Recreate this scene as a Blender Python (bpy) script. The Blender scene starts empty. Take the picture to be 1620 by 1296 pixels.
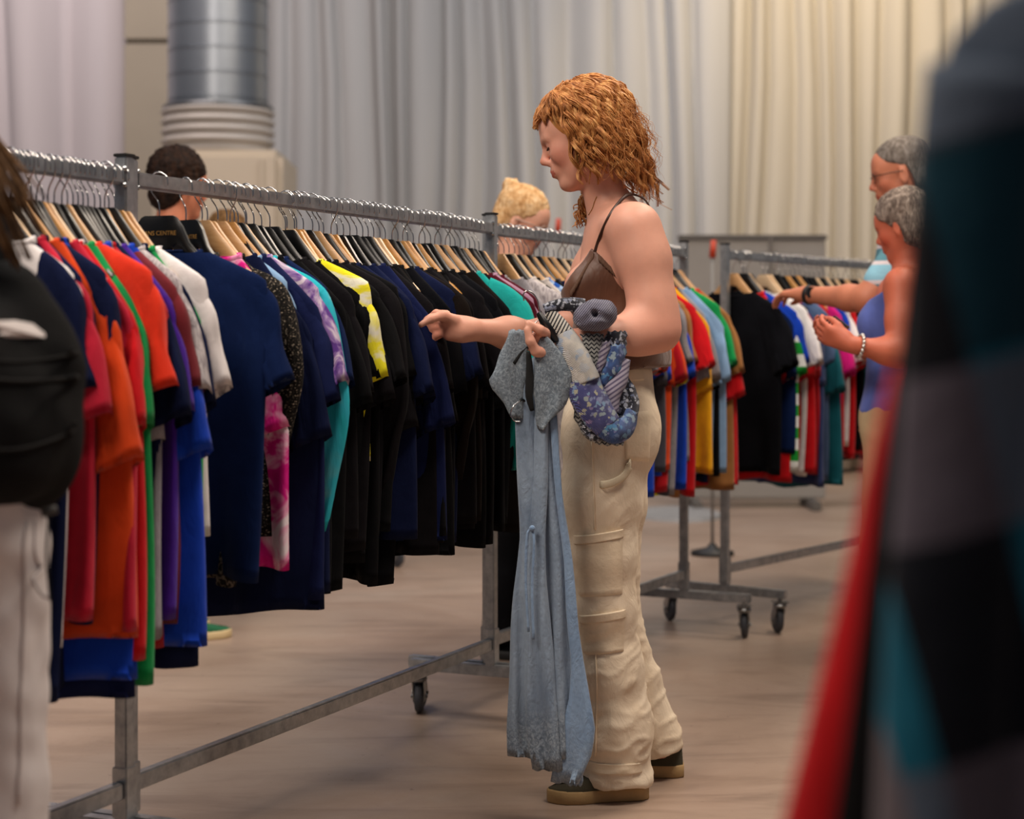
import bpy, bmesh, math, random
import numpy as np
from mathutils import Vector, Matrix, noise
from mathutils.bvhtree import BVHTree
random.seed(7)
SC = bpy.context.scene
COL = SC.collection
PI = math.pi

# ------------------------------------------------------------------ camera
FPX, HOR, CAMZ = 2800.0, 533.0, 1.11          # focal length in pixels, horizon row, eye height
cam_d = bpy.data.cameras.new('camera')
cam = bpy.data.objects.new('camera', cam_d); COL.objects.link(cam)
cam.location = (0, 0, CAMZ); cam.rotation_euler = (PI/2, 0, 0)
cam_d.sensor_width = 36.0; cam_d.lens = FPX/1620*36
cam_d.shift_y = -(648-HOR)/1620
cam_d.clip_start = 0.05; cam_d.clip_end = 100
cam_d.dof.use_dof = True; cam_d.dof.focus_distance = 4.2; cam_d.dof.aperture_fstop = 2.8
SC.camera = cam

def P(x, y, Y):
    """world point at depth Y that the photograph shows at pixel x, y"""
    return Vector(((x-810)*Y/FPX, Y, CAMZ-(y-HOR)*Y/FPX))

# ------------------------------------------------------------------ light
w = bpy.data.worlds.new('hall_ambient'); SC.world = w; w.use_nodes = True
w.node_tree.nodes['Background'].inputs[0].default_value = (0.62, 0.68, 0.80, 1)
w.node_tree.nodes['Background'].inputs[1].default_value = 0.16

def area(name, loc, target, size, power, col):
    d = bpy.data.lights.new(name, 'AREA'); d.shape = 'RECTANGLE'
    d.size, d.size_y = size; d.energy = power; d.color = col
    o = bpy.data.objects.new(name, d); COL.objects.link(o); o.location = loc
    o.rotation_euler = (Vector(target)-Vector(loc)).to_track_quat('-Z', 'Y').to_euler()
    return o
area('ceiling_light', (1.9, 3.2, 5.6), (0.8, 4.4, 0), (2.4, 1.2), 210, (1.0, 0.88, 0.76))
area('face_fill', (-2.3, 0.9, 4.9), (0.1, 4.3, 1.2), (2.4, 1.2), 230, (1.0, 0.86, 0.74))  # unseen fill lamp, added to brighten the red-haired woman's face
area('ceiling_light.001', (2.6, 7.0, 5.6), (0.8, 6.0, 0), (2.4, 1.2), 200, (1.0, 0.84, 0.68))
area('ceiling_light.002', (-2.0, 4.6, 5.6), (-0.8, 4.5, 0), (2.4, 1.2), 95, (0.98, 0.92, 0.88))
area('ceiling_light.003', (-3.5, 10.0, 6.0), (-3.4, 14.5, 2.5), (2.0, 1.0), 190, (1.0, 0.88, 0.86))
area('ceiling_light.004', (0.6, 10.5, 6.0), (0.2, 14.0, 0.5), (3.0, 1.0), 120, (0.9, 0.93, 1.0))
def spot(name, loc, target, power, ang, blend, col, r=0.15):
    d = bpy.data.lights.new(name, 'SPOT'); d.energy = power; d.spot_size = math.radians(ang)
    d.spot_blend = blend; d.color = col; d.shadow_soft_size = r
    o = bpy.data.objects.new(name, d); COL.objects.link(o); o.location = loc
    o.rotation_euler = (Vector(target)-Vector(loc)).to_track_quat('-Z', 'Y').to_euler()
    return o
spot('curtain_spot', (2.7, 11.8, 5.8), (2.5, 14.5, 2.9), 620, 84, 0.9, (1.0, 0.80, 0.54))

vs = SC.view_settings
vs.view_transform = 'Standard'; vs.look = 'None'; vs.gamma = 1.0; vs.use_curve_mapping = False
vs.exposure = -0.10

# ------------------------------------------------------------------ materials
def lin(c):
    if isinstance(c, str):
        c = c.lstrip('#'); c = [int(c[i:i+2], 16)/255 for i in (0, 2, 4)]
    return tuple((v/12.92 if v <= 0.04045 else ((v+0.055)/1.055)**2.4) for v in c)+(1.0,)
MATS = {}
class NB:
    """small node-tree builder"""
    def __init__(s, name):
        s.m = bpy.data.materials.new(name); s.m.use_nodes = True
        s.t = s.m.node_tree; s.b = s.t.nodes['Principled BSDF']
    def n(s, kind, **kw):
        nd = s.t.nodes.new(kind)
        for k, v in kw.items():
            if k.startswith('i_'):
                nd.inputs[k[2:].replace('_', ' ')].default_value = v
            else: setattr(nd, k, v)
        return nd
    def l(s, a, b): s.t.links.new(a, b)
    def coord(s, out='Object', scale=(1, 1, 1), rot=(0, 0, 0)):
        tc = s.n('ShaderNodeTexCoord'); mp = s.n('ShaderNodeMapping')
        mp.inputs['Scale'].default_value = scale; mp.inputs['Rotation'].default_value = rot
        s.l(tc.outputs[out], mp.inputs['Vector']); return mp.outputs['Vector']
    def noise(s, vec, scale, detail=4, rough=0.55, dist=0.0):
        nd = s.n('ShaderNodeTexNoise'); nd.inputs['Scale'].default_value = scale
        nd.inputs['Detail'].default_value = detail; nd.inputs['Roughness'].default_value = rough
        nd.inputs['Distortion'].default_value = dist
        s.l(vec, nd.inputs['Vector']); return nd.outputs['Fac']
    def ramp(s, fac, stops, interp='LINEAR'):
        r = s.n('ShaderNodeValToRGB'); cr = r.color_ramp; cr.interpolation = interp
        while len(cr.elements) < len(stops): cr.elements.new(0.5)
        for e, (p, c) in zip(cr.elements, stops):
            e.position = p; e.color = lin(c) if isinstance(c, str) else (tuple(c)+(1,))[:4]
        s.l(fac, r.inputs['Fac']); return r.outputs['Color']
    def bump(s, h, strength, dist=0.002, prev=None):
        b = s.n('ShaderNodeBump'); b.inputs['Strength'].default_value = strength
        b.inputs['Distance'].default_value = dist; s.l(h, b.inputs['Height'])
        if prev is not None: s.l(prev, b.inputs['Normal'])
        return b.outputs['Normal']
    def mix(s, fac, a, b, mode='MIX'):
        m = s.n('ShaderNodeMix', data_type='RGBA', blend_type=mode)
        if isinstance(fac, (int, float)): m.inputs[0].default_value = fac
        else: s.l(fac, m.inputs[0])
        for sock, v in ((m.inputs[6], a), (m.inputs[7], b)):
            if isinstance(v, str): sock.default_value = lin(v)
            elif isinstance(v, tuple): sock.default_value = v
            else: s.l(v, sock)
        return m.outputs[2]
    def set(s, color=None, rough=None, metal=None, normal=None, spec=None, sheen=None, **kw):
        b = s.b
        for key, v in (('Base Color', color), ('Roughness', rough), ('Metallic', metal), ('Specular IOR Level', spec), ('Sheen Weight', sheen)):
            if v is None: continue
            if isinstance(v, str): b.inputs[key].default_value = lin(v)
            elif isinstance(v, (int, float, tuple)): b.inputs[key].default_value = v
            else: s.l(v, b.inputs[key])
        if normal is not None: s.l(normal, b.inputs['Normal'])
        for k, v in kw.items(): b.inputs[k.replace('_', ' ')].default_value = v
        return s.m

def fabric(color, var=0.16, heather=0.0, name=None, rough=0.92, wr=0.5, spec=0.15):
    key = ('fab', color, var, heather, name)
    if key in MATS: return MATS[key]
    nb = NB(name or 'cotton_'+color.strip('#'))
    v = nb.coord()
    big = nb.noise(v, 7, 3)
    c = lin(color)
    dk = tuple(x*(1-var*1.6) for x in c[:3]); lt = tuple(min(1, x*(1+var)+0.002) for x in c[:3])
    colr = nb.ramp(big, [(0.3, dk), (0.7, lt)])
    if heather:
        f2 = nb.noise(nb.coord(scale=(1, 1, 0.25)), 260, 2)
        colr = nb.mix(f2, colr, nb.mix(heather, colr, (0.02, 0.02, 0.025, 1)))
    n1 = nb.noise(nb.coord(scale=(1, 1, 0.35)), 16, 4, 0.6, 0.6)
    fine = nb.noise(v, 420, 1)
    nrm = nb.bump(n1, wr, 0.012)
    nrm = nb.bump(fine, 0.25, 0.001, nrm)
    lum = sum(c[:3])/3; MATS[key] = nb.set(colr, rough, 0, nrm, spec if lum > 0.03 else 0.06, 0.10 if lum > 0.03 else 0.01, Sheen_Roughness=0.5)
    return MATS[key]

def patterned(name, stops, scale, kind='noise', dist=1.5, rough=0.9, interp='LINEAR', stretch=(1, 1, 1), detail=3):
    if name in MATS: return MATS[name]
    nb = NB(name); v = nb.coord(scale=stretch)
    if kind == 'noise': f = nb.noise(v, scale, detail, 0.55, dist)
    elif kind == 'voronoi':
        vo = nb.n('ShaderNodeTexVoronoi'); vo.inputs['Scale'].default_value = scale
        nb.l(v, vo.inputs['Vector']); f = vo.outputs['Distance']
    elif kind == 'wave':
        wv = nb.n('ShaderNodeTexWave', bands_direction='Z'); wv.inputs['Scale'].default_value = scale
        wv.inputs['Distortion'].default_value = dist; nb.l(v, wv.inputs['Vector']); f = wv.outputs['Fac']
    c = nb.ramp(f, stops, interp)
    n1 = nb.noise(nb.coord(scale=(1, 1, 0.35)), 16, 4, 0.6, 0.6)
    nrm = nb.bump(n1, 0.5, 0.012)
    MATS[name] = nb.set(c, rough, 0, nrm, 0.15)
    return MATS[name]

def plain(name, color, rough=0.5, metal=0.0, bump=0.0, bscale=60, spec=0.5, var=0.0, vscale=12, **kw):
    if name in MATS: return MATS[name]
    nb = NB(name); v = nb.coord()
    c = color; nrm = None
    if var:
        cc = lin(color)
        c = nb.ramp(nb.noise(v, vscale, 5), [(0.3, tuple(x*(1-var) for x in cc[:3])), (0.7, tuple(min(1, x*(1+var)) for x in cc[:3]))])
    if bump: nrm = nb.bump(nb.noise(v, bscale, 4), bump, 0.002)
    MATS[name] = nb.set(c, rough, metal, nrm, spec, **kw)
    return MATS[name]

# ------------------------------------------------------------------ object helpers
def thing(name, label, cat, loc=(0, 0, 0), rz=0.0, group=None, parent=None):
    o = bpy.data.objects.new(name, None); COL.objects.link(o)
    o.empty_display_size = 0.05
    o.location = loc; o.rotation_euler = (0, 0, rz)
    tag(o, label, cat, group); return o
def tag(o, label=None, cat=None, group=None, kind=None):
    if label: o['label'] = label
    if cat: o['category'] = cat
    if group: o['group'] = group
    if kind: o['kind'] = kind
    return o
def mesh_np(name, verts, faces, smooth=True):
    me = bpy.data.meshes.new(name)
    me.from_pydata([tuple(v) for v in verts], [], [tuple(f) for f in faces]); me.update()
    if smooth: me.polygons.foreach_set('use_smooth', [True]*len(me.polygons))
    return me
def obj(name, me, mat=None, parent=None, loc=None, link_obj=False):
    if isinstance(me, bmesh.types.BMesh):
        m2 = bpy.data.meshes.new(name); me.to_mesh(m2); me.free(); me = m2
    o = bpy.data.objects.new(name, me); COL.objects.link(o)
    if link_obj:
        if not me.materials: me.materials.append(None)
        o.material_slots[0].link = 'OBJECT'; o.material_slots[0].material = mat
    elif mat is not None and not me.materials: me.materials.append(mat)
    if parent is not None: o.parent = parent
    if loc is not None: o.location = loc
    return o
def smooth_bm(bm, ang=0.6):
    for f in bm.faces: f.smooth = True
    for e in bm.edges:
        if len(e.link_faces) == 2 and e.calc_face_angle(0) > ang: e.smooth = False
def box_bm(bm, lo, hi, bev=0.0, mat=None):
    c = [(a+b)/2 for a, b in zip(lo, hi)]; s = [b-a for a, b in zip(lo, hi)]
    M = Matrix.Translation(c) @ Matrix.Diagonal((*s, 1))
    if mat is not None: M = mat @ M
    r = bmesh.ops.create_cube(bm, size=1, matrix=M)
    if bev:
        es = list({e for v in r['verts'] for e in v.link_edges})
        bmesh.ops.bevel(bm, geom=es, offset=bev, segments=2, affect='EDGES', clamp_overlap=True)
    return bm
def box(name, lo, hi, mat, parent=None, bev=0.002):
    bm = bmesh.new(); box_bm(bm, lo, hi, bev); smooth_bm(bm); return obj(name, bm, mat, parent)
def frames(pts):
    """parallel-transport frames along a polyline"""
    pts = [Vector(p) for p in pts]; n = len(pts); out = []
    T = [(pts[min(i+1, n-1)]-pts[max(i-1, 0)]).normalized() for i in range(n)]
    a = Vector((0, 0, 1)) if abs(T[0].z) < 0.9 else Vector((1, 0, 0))
    u = (a-T[0]*a.dot(T[0])).normalized()
    for i in range(n):
        if i:
            u = (u-T[i]*u.dot(T[i]))
            u = u.normalized() if u.length > 1e-6 else T[i].orthogonal().normalized()
        out.append((pts[i], u.copy(), T[i].cross(u)))
    return out
def tube_data(pts, radii, seg=8, flat=1.0, cap=True, up=None):
    V, F = [], []
    fr = frames(pts); n = len(fr)
    if not hasattr(radii, '__len__'): radii = [radii]*n
    for i, (p, u, v) in enumerate(fr):
        if up is not None:
            t = u.cross(v); uu = (Vector(up)-t*Vector(up).dot(t)).normalized(); u, v = uu, t.cross(uu)
        for k in range(seg):
            a = 2*PI*k/seg
            V.append(p+u*(math.cos(a)*radii[i])+v*(math.sin(a)*radii[i]*flat))
    for i in range(n-1):
        for k in range(seg):
            F.append((i*seg+k, i*seg+(k+1) % seg, (i+1)*seg+(k+1) % seg, (i+1)*seg+k))
    if cap:
        F.append(tuple(range(seg-1, -1, -1))); F.append(tuple(range((n-1)*seg, n*seg)))
    return V, F
def join_data(parts):
    V, F = [], []
    for v, f in parts:
        o = len(V); V += list(v); F += [tuple(i+o for i in q) for q in f]
    return V, F
def tube(name, pts, r, mat, parent=None, seg=8, flat=1.0, up=None):
    V, F = tube_data(pts, r, seg, flat, True, up); return obj(name, mesh_np(name, V, F), mat, parent)
def spline(pts, n=24):
    """Catmull-Rom through the points"""
    pts = [Vector(p) for p in pts]; q = [pts[0]*2-pts[1]]+pts+[pts[-1]*2-pts[-2]]
    out = []; m = len(pts)-1
    for i in range(n+1):
        t = i/n*m; k = min(int(t), m-1); f = t-k
        a, b, c, d = q[k:k+4]
        out.append(0.5*((2*b)+(c-a)*f+(2*a-5*b+4*c-d)*f*f+(3*b-a-3*c+d)*f**3))
    return out
def lerp_table(tab, t):
    """tab: list of (t, value...) sorted"""
    ts = [r[0] for r in tab]
    return [float(np.interp(t, ts, [r[k] for r in tab])) for k in range(1, len(tab[0]))]
def lathe(name, prof, mat, parent=None, seg=32, loc=None):
    V, F = [], []
    for r, z in prof:
        for k in range(seg):
            a = 2*PI*k/seg; V.append((r*math.cos(a), r*math.sin(a), z))
    for i in range(len(prof)-1):
        for k in range(seg):
            F.append((i*seg+k, i*seg+(k+1) % seg, (i+1)*seg+(k+1) % seg, (i+1)*seg+k))
    return obj(name, mesh_np(name, V, F), mat, parent, loc)
ORD = ('first second third fourth fifth sixth seventh eighth ninth tenth eleventh twelfth thirteenth fourteenth fifteenth '
       'sixteenth seventeenth eighteenth nineteenth twentieth').split()
TENS = {20: 'twenty', 30: 'thirty', 40: 'forty', 50: 'fifty', 60: 'sixty'}
def ordinal(i):
    n = i+1
    if n <= 20: return ORD[n-1]
    t, r = n//10*10, n % 10
    if r == 0: return TENS[t][:-1]+'ieth'
    return TENS[t]+'-'+ORD[r-1]

# ------------------------------------------------------------------ the hall: floor, wall, curtains, duct
def floor_mat():
    nb = NB('sealed_concrete'); v = nb.coord()
    a = nb.noise(v, 0.9, 6, 0.6, 0.8); b = nb.noise(nb.coord(scale=(0.35, 1.6, 1)), 3.2, 6, 0.62, 1.2)
    c = nb.ramp(a, [(0.25, '#87705f'), (0.5, '#9a8474'), (0.78, '#a59486')])
    st = nb.ramp(b, [(0.50, (1, 1, 1)), (0.72, (0.70, 0.68, 0.67))])
    c = nb.mix(1.0, c, st, 'MULTIPLY')
    sp = nb.noise(v, 34, 3, 0.5); sp = nb.ramp(sp, [(0.70, (1, 1, 1)), (0.74, (0.55, 0.5, 0.48))])
    c = nb.mix(0.8, c, sp, 'MULTIPLY')
    r = nb.ramp(nb.noise(v, 2.2, 6, 0.65, 1.0), [(0.3, (0.30,)*3), (0.7, (0.50,)*3)])
    nrm = nb.bump(nb.noise(v, 5, 5), 0.12, 0.004)
    return nb.set(c, r, 0, nrm, 0.45)
bm = bmesh.new(); box_bm(bm, (-12, -4, -0.2), (12, 17, 0))
tag(obj('floor', bm, floor_mat()), 'brown-grey sealed concrete floor of the hall', None, None, 'structure')
wall_m = plain('painted_wall', '#b3a898', 0.8, 0, 0.1, 8, 0.2, 0.06, 1.5)
bm = bmesh.new(); box_bm(bm, (-12, 15.6, 0), (12, 15.8, 7.0))
wall = tag(obj('wall_back', bm, wall_m), 'pale painted wall behind the curtains', None, None, 'structure')

def curtain(name, x0, x1, y0, label, mat, wmin, wmax, depth, seed, lean=0.0, ztop=6.6, group=None, slant=0.35):
    rnd = random.Random(seed)
    xs, ys = [], []; x = x0
    while x < x1:                        # pleat by pleat: a rounded ridge and a tight valley
        wd = rnd.uniform(wmin, wmax); dp = depth*rnd.uniform(0.5, 1.15); sk = rnd.uniform(0.3, 0.7)
        for k in range(10):
            t = k/10; tt = t**(math.log(0.5)/math.log(sk))
            xs.append(x+wd*t); ys.append(-dp*abs(math.sin(PI*tt))**0.8)
        x += wd
    xs = np.array(xs); ys = np.array(ys); n = len(xs)
    zs = [0.03, 0.8, 1.6, 2.4, 3.2, 4.0, 4.8, 5.6, ztop]
    V, F = [], []
    for j, z in enumerate(zs):
        k = z/ztop
        sway = 0.02*math.sin(z*1.3+seed)
        for i in range(n):
            amp = 1.0-0.25*k+0.15*math.sin(xs[i]*2.1+z*0.7)
            V.append((xs[i]+sway+lean*(z-2)+0.03*math.sin(xs[i]*5+z), y0+ys[i]*amp, z))
    m = len(zs)
    for j in range(m-1):
        for i in range(n-1):
            a = j*n+i; F.append((a, a+1, a+n+1, a+n))
    o = obj(name, mesh_np(name, V, F), mat)
    sm = o.modifiers.new('cloth', 'SOLIDIFY'); sm.thickness = 0.004
    return tag(o, label, 'curtain', group)
def curtain_mat(name, c, t=0.25):
    nb = NB(name); v = nb.coord(scale=(1, 1, 0.15))
    col = nb.ramp(nb.noise(v, 3, 4), [(0.3, tuple(x*0.92 for x in lin(c)[:3])), (0.7, lin(c)[:3])])
    nrm = nb.bump(nb.noise(nb.coord(), 300, 1), 0.1, 0.001)
    return nb.set(col, 0.9, 0, nrm, 0.12)
cm = curtain_mat('grey_stage_curtain', '#b4b2b0')
curtain('curtain', -2.05, 1.72, 14.4, 'long grey pleated curtain filling the back behind the red-haired woman', cm, 0.13, 0.34, 0.17, 11)
curtain('curtain', 1.62, 6.2, 14.55, 'long warm-lit pleated curtain at the back behind the older couple', curtain_mat('cream_stage_curtain', '#bcb4a6'), 0.13, 0.30, 0.17, 23, 0.012)
curtain('curtain', -7.5, -2.93, 13.4, 'pale pinkish curtain at the left edge behind the nearest rack', curtain_mat('pale_curtain', '#bdb6b8'), 0.22, 0.5, 0.2, 5)
# a pale pillar with a recessed joint left of the duct
pil = thing('pillar', 'pale square pillar with a dark joint left of the metal duct', 'pillar', (-2.70, 13.3, 0))
pm = plain('pillar_paint', '#968c7c', 0.7, 0, 0.1, 12, 0.3, 0.05, 2)
box('lower_panel', (-0.17, -0.2, 0), (0.17, 0.2, 3.28), pm, pil, 0.01)
box('upper_panel', (-0.17, -0.2, 3.31), (0.17, 0.2, 6.6), pm, pil, 0.01)
box('joint', (-0.158, -0.185, 3.26), (0.158, 0.185, 3.33), plain('joint_dark', '#4b4234', 0.8), pil, 0)

# ventilation duct standing on a cream cabinet
steel = plain('spiral_duct_steel', '#8d9298', 0.38, 0.8, 0, 5, 0.5, 0.08, 3)
DY = 12.0; dx = (345-810)*DY/FPX
duct = thing('ventilation_duct', 'round galvanised ventilation duct rising from the cream cabinet', 'duct', (dx, DY, 0))
R = 0.335
prof = [(R, 2.62)]
for k in range(40):                                   # a standing seam every 16 cm
    z = 2.70+0.165*k
    if z > 6.5: break
    prof += [(R, z-0.010), (R+0.0045, z-0.006), (R+0.0045, z-0.002), (R-0.004, z), (R-0.004, z+0.006), (R, z+0.009)]
prof.append((R, 6.6))
dp = lathe('duct_pipe', prof, steel, duct, 64)
bm = bmesh.new(); bm.from_mesh(dp.data); smooth_bm(bm, 0.25); bm.to_mesh(dp.data); bm.free()
collar_m = plain('duct_collar_paint', '#aaa29a', 0.55, 0.1, 0, 1, 0.4)
cp = []
for k in range(25):
    t = k/24; z = 2.34+0.30*t
    cp.append((0.37+0.014*math.sin(t*PI*9)-0.03*max(0, 0.25-t)*4, z))
lathe('flexible_collar', cp, collar_m, duct, 48)
lathe('clamp_band', [(0.345, 2.63), (0.372, 2.635), (0.372, 2.665), (0.345, 2.67)], plain('clamp_steel', '#6a6a6a', 0.4, 0.9), duct, 48)
cab = thing('ventilation_cabinet', 'cream box cabinet under the round metal duct', 'cabinet', (dx+0.06, DY, 0))
cab_m = plain('cream_cabinet', '#b9ab97', 0.55, 0, 0.05, 20, 0.4, 0.04, 2)
box('cabinet_body', (-0.43, -0.42, 0.08), (0.43, 0.42, 2.34), cab_m, cab, 0.05)
box('plinth', (-0.40, -0.39, 0), (0.40, 0.39, 0.09), plain('plinth_dark', '#55504a', 0.8), cab, 0.005)
box('corner_trim', (0.28, -0.435, 0.12), (0.31, -0.41, 2.28), cab_m, cab, 0.005)

# ------------------------------------------------------------------ garment racks
U = Vector((0.401, 0.916, 0)).normalized(); N = Vector((U.y, -U.x, 0))
A0 = Vector((-0.752, 3.5, 0))
RAILZ = 1.422; HANGZ = 1.356
zinc = None
def zinc_mat():
    nb = NB('galvanised_steel'); v = nb.coord()
    c = nb.ramp(nb.noise(v, 40, 3), [(0.3, '#94979a'), (0.7, '#b8babb')])
    r = nb.ramp(nb.noise(v, 15, 4), [(0.3, (0.26,)*3), (0.7, (0.42,)*3)])
    return nb.set(c, r, 0.75)
zinc = zinc_mat()
cap_m = plain('black_plastic_cap', '#141414', 0.5)
wheel_m = plain('grey_rubber_wheel', '#3c3e44', 0.6, 0, 0.1, 40)
fork_m = plain('caster_steel', '#8d8f90', 0.28, 0.95)
hub_m = plain('caster_hub', '#6d7076', 0.45)
def caster(parent, x, y, rz):
    """swivel caster: plate, fork with two cheeks, tyre with hub; top at z = 0.135"""
    root = bpy.data.objects.new('caster', None); COL.objects.link(root); root.parent = parent
    root.location = (x, y, 0); root.rotation_euler = (0, 0, rz)
    V, F = [], []
    prof = [(0.018, -0.011), (0.043, -0.011), (0.048, -0.007), (0.049, 0), (0.048, 0.007), (0.043, 0.011), (0.018, 0.011)]
    sg = 28
    for r, yy in prof:
        for k in range(sg):
            a = 2*PI*k/sg; V.append((0.028+r*math.cos(a), yy, 0.05+r*math.sin(a)))
    for i in range(len(prof)-1):
        for k in range(sg): F.append((i*sg+k, i*sg+(k+1) % sg, (i+1)*sg+(k+1) % sg, (i+1)*sg+k))
    obj('wheel', mesh_np('wheel', V, F), wheel_m, root)
    bm = bmesh.new()
    bmesh.ops.create_cone(bm, cap_ends=True, segments=20, radius1=0.019, radius2=0.019, depth=0.026,
                          matrix=Matrix.Translation((0.028, 0, 0.05)) @ Matrix.Rotation(PI/2, 4, 'X'))
    smooth_bm(bm); obj('hub', bm, hub_m, root)
    bm = bmesh.new()
    for s in (-1, 1):
        M = Matrix.Translation((0.016, s*0.0165, 0.083)) @ Matrix.Rotation(-0.36, 4, 'Y')
        box_bm(bm, (-0.019, -0.0018, -0.045), (0.019, 0.0018, 0.035), 0.001, M)
    bmesh.ops.create_uvsphere(bm, u_segments=16, v_segments=8, radius=0.027, matrix=Matrix.Translation((0.0, 0, 0.108)) @ Matrix.Diagonal((1, 1, 0.55, 1)))
    bmesh.ops.create_cone(bm, cap_ends=True, segments=12, radius1=0.006, radius2=0.006, depth=0.05,
                          matrix=Matrix.Translation((0.028, 0, 0.05)) @ Matrix.Rotation(PI/2, 4, 'X'))
    smooth_bm(bm); obj('fork', bm, fork_m, root)
    bm = bmesh.new(); box_bm(bm, (-0.028, -0.026, 0.118), (0.028, 0.026, 0.123), 0.001)
    bmesh.ops.create_cone(bm, cap_ends=True, segments=6, radius1=0.009, radius2=0.009, depth=0.016, matrix=Matrix.Translation((0, 0, 0.128)))
    smooth_bm(bm); obj('mounting_plate', bm, fork_m, root)
def rack(origin, ang, length, label, group='steel garment racks in the hall', beam_z=0.225, p_off=0.0, foot0=True, foot1=True):
    """local x runs along the rail from the near post, local y across it"""
    r = thing('garment_rack', label, 'clothes rack', origin, ang, group)
    pw = 0.0145
    for x, f in ((0, foot0), (length, foot1)):
        pst = box('post', (x-pw, -pw, 0.14), (x+pw, pw, 1.462), zinc, r, 0.003)
        c = box('end_cap', (x-pw-0.001, -pw-0.001, 1.462), (x+pw+0.001, pw+0.001, 1.468), cap_m, pst, 0.001)
        box('sleeve', (x-pw-0.003, -pw-0.003, 0.17), (x+pw+0.003, pw+0.003, 0.27), zinc, pst, 0.002)
        box('foot', (x-0.0155, -0.26, 0.133), (x+0.0155, 0.26, 0.165), zinc, r, 0.003)
        for s in (-1, 1): caster(r, x, s*0.235, random.uniform(-0.5, 1.2)+(0 if s > 0 else 0.6))
    box('rail', (pw, -0.0125, RAILZ-0.0155), (length-pw, 0.0125, RAILZ+0.0155), zinc, r, 0.004)
    box('floor_beam', (pw+0.003, -0.011, beam_z-0.017), (length-pw-0.003, 0.011, beam_z+0.017), zinc, r, 0.003)
    for x in (pw+0.001, length-pw-0.001):
        bm = bmesh.new()
        for z in (RAILZ-0.016, RAILZ+0.016):
            bmesh.ops.create_uvsphere(bm, u_segments=8, v_segments=5, radius=0.005, matrix=Matrix.Translation((x, -0.012, z)))
        smooth_bm(bm); obj('weld_bead', bm, plain('weld_bead', '#b5b8ba', 0.2, 1.0), r)
    return r
ANG = math.atan2(U.y, U.x)
def at(s, p=0.0, z=0.0): return A0+U*s+N*p+Vector((0, 0, z))
RACK1 = at(-1.785, 0.008); RACK2 = at(0.0, -0.008); RACK3 = at(1.785, -0.035)
U3 = Vector((0.438, 0.899, 0)).normalized(); N3 = Vector((U3.y, -U3.x, 0)); ANG3 = math.atan2(U3.y, U3.x)
rack(RACK1, ANG, 1.75, 'galvanised garment rack at far left, hung with red, orange and green shirts')
rack(RACK2, ANG, 1.745, 'galvanised garment rack in the middle, hung with navy and black shirts')
rack(RACK3, ANG3, 1.62, 'galvanised garment rack largely hidden behind the red-haired woman')
U4 = Vector((0.60, 0.80, 0)).normalized(); N4 = Vector((U4.y, -U4.x, 0)); ANG4 = math.atan2(U4.y, U4.x)
RACK4 = Vector(((1147-810)*6.75/FPX, 6.75, 0))
rack(RACK4, ANG4, 1.75, 'galvanised garment rack at right that the older couple browse')
# second row further back
RACK6 = Vector((-0.75, 8.6, 0))
rack(RACK6, ANG, 1.70, 'distant garment rack glimpsed behind the middle rack, blue clothes on it')
# row across the aisle, close to the camera
RACK5 = Vector((0.545, 0.93, 0))
rack(RACK5, ANG, 1.75, 'garment rack in the right foreground carrying the plaid flannel')

# ------------------------------------------------------------------ hangers
def hanger_mesh(name, neck, drop, half, th, wide):
    top = [(0, 0), (neck*0.8, 0), (neck, -0.004), (neck+0.014, -0.022), (0.070, -0.056), (0.095, -0.082), (0.122, -0.108), (0.150, -0.132)]
    bot = [(0, -0.046-wide*0.2), (neck*0.8, -0.050-wide*0.2), (neck, -0.056), (neck+0.014, -0.068), (0.070, -0.092), (0.095, -0.112), (0.122, -0.130), (0.150, -0.148)]
    loop = [(-x, z) for x, z in reversed(top[1:])]+top
    lb = [(-x, z) for x, z in reversed(bot[1:])]+bot
    V, F = [], []
    n = len(loop)
    for (x, z), (xb, zb) in zip(loop, lb):
        yc = -0.004*(x/half)**2                   # shoulders sweep forward
        c = 0.22*(z-zb)
        V += [(x, yc-th*0.5, z), (x, yc+th*0.5, z), (x, yc+th, z-c), (x, yc+th, zb+c), (x, yc+th*0.5, zb), (x, yc-th*0.5, zb), (x, yc-th, zb+c), (x, yc-th, z-c)]
    for i in range(n-1):
        for k in range(8): F.append((i*8+k, i*8+(k+1) % 8, (i+1)*8+(k+1) % 8, (i+1)*8+k))
    F.append(tuple(range(7, -1, -1))); F.append(tuple(range((n-1)*8, n*8)))
    me = mesh_np(name, V, F)
    bm = bmesh.new(); bm.from_mesh(me); bmesh.ops.recalc_face_normals(bm, faces=bm.faces); smooth_bm(bm, 0.7); bm.to_mesh(me); bm.free()
    return me
HB_WOOD = hanger_mesh('wood_hanger_body', 0.024, 0.098, 0.21, 0.0065, 0.0)
HB_BLACK = hanger_mesh('black_hanger_body', 0.028, 0.098, 0.21, 0.006, 0.02)
HB_WIDE = hanger_mesh('broad_hanger_body', 0.040, 0.094, 0.21, 0.007, 0.07)
def hook_mesh(flip):
    pts = [(0, 0, -0.004), (0, 0, 0.020), (-0.006, 0, 0.034), (-0.018, 0, 0.050), (-0.0205, 0, 0.066), (-0.0185, 0, 0.080), (-0.008, 0, 0.0885), (0.006, 0, 0.0875), (0.0165, 0, 0.079), (0.0195, 0, 0.066), (0.019, 0, 0.060)]
    pts = spline([(x*flip, y, z) for x, y, z in pts], 26)
    V, F = tube_data(pts, 0.0016, 6); return mesh_np('hook', V, F)
HOOKS = [hook_mesh(1), hook_mesh(-1)]
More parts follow.
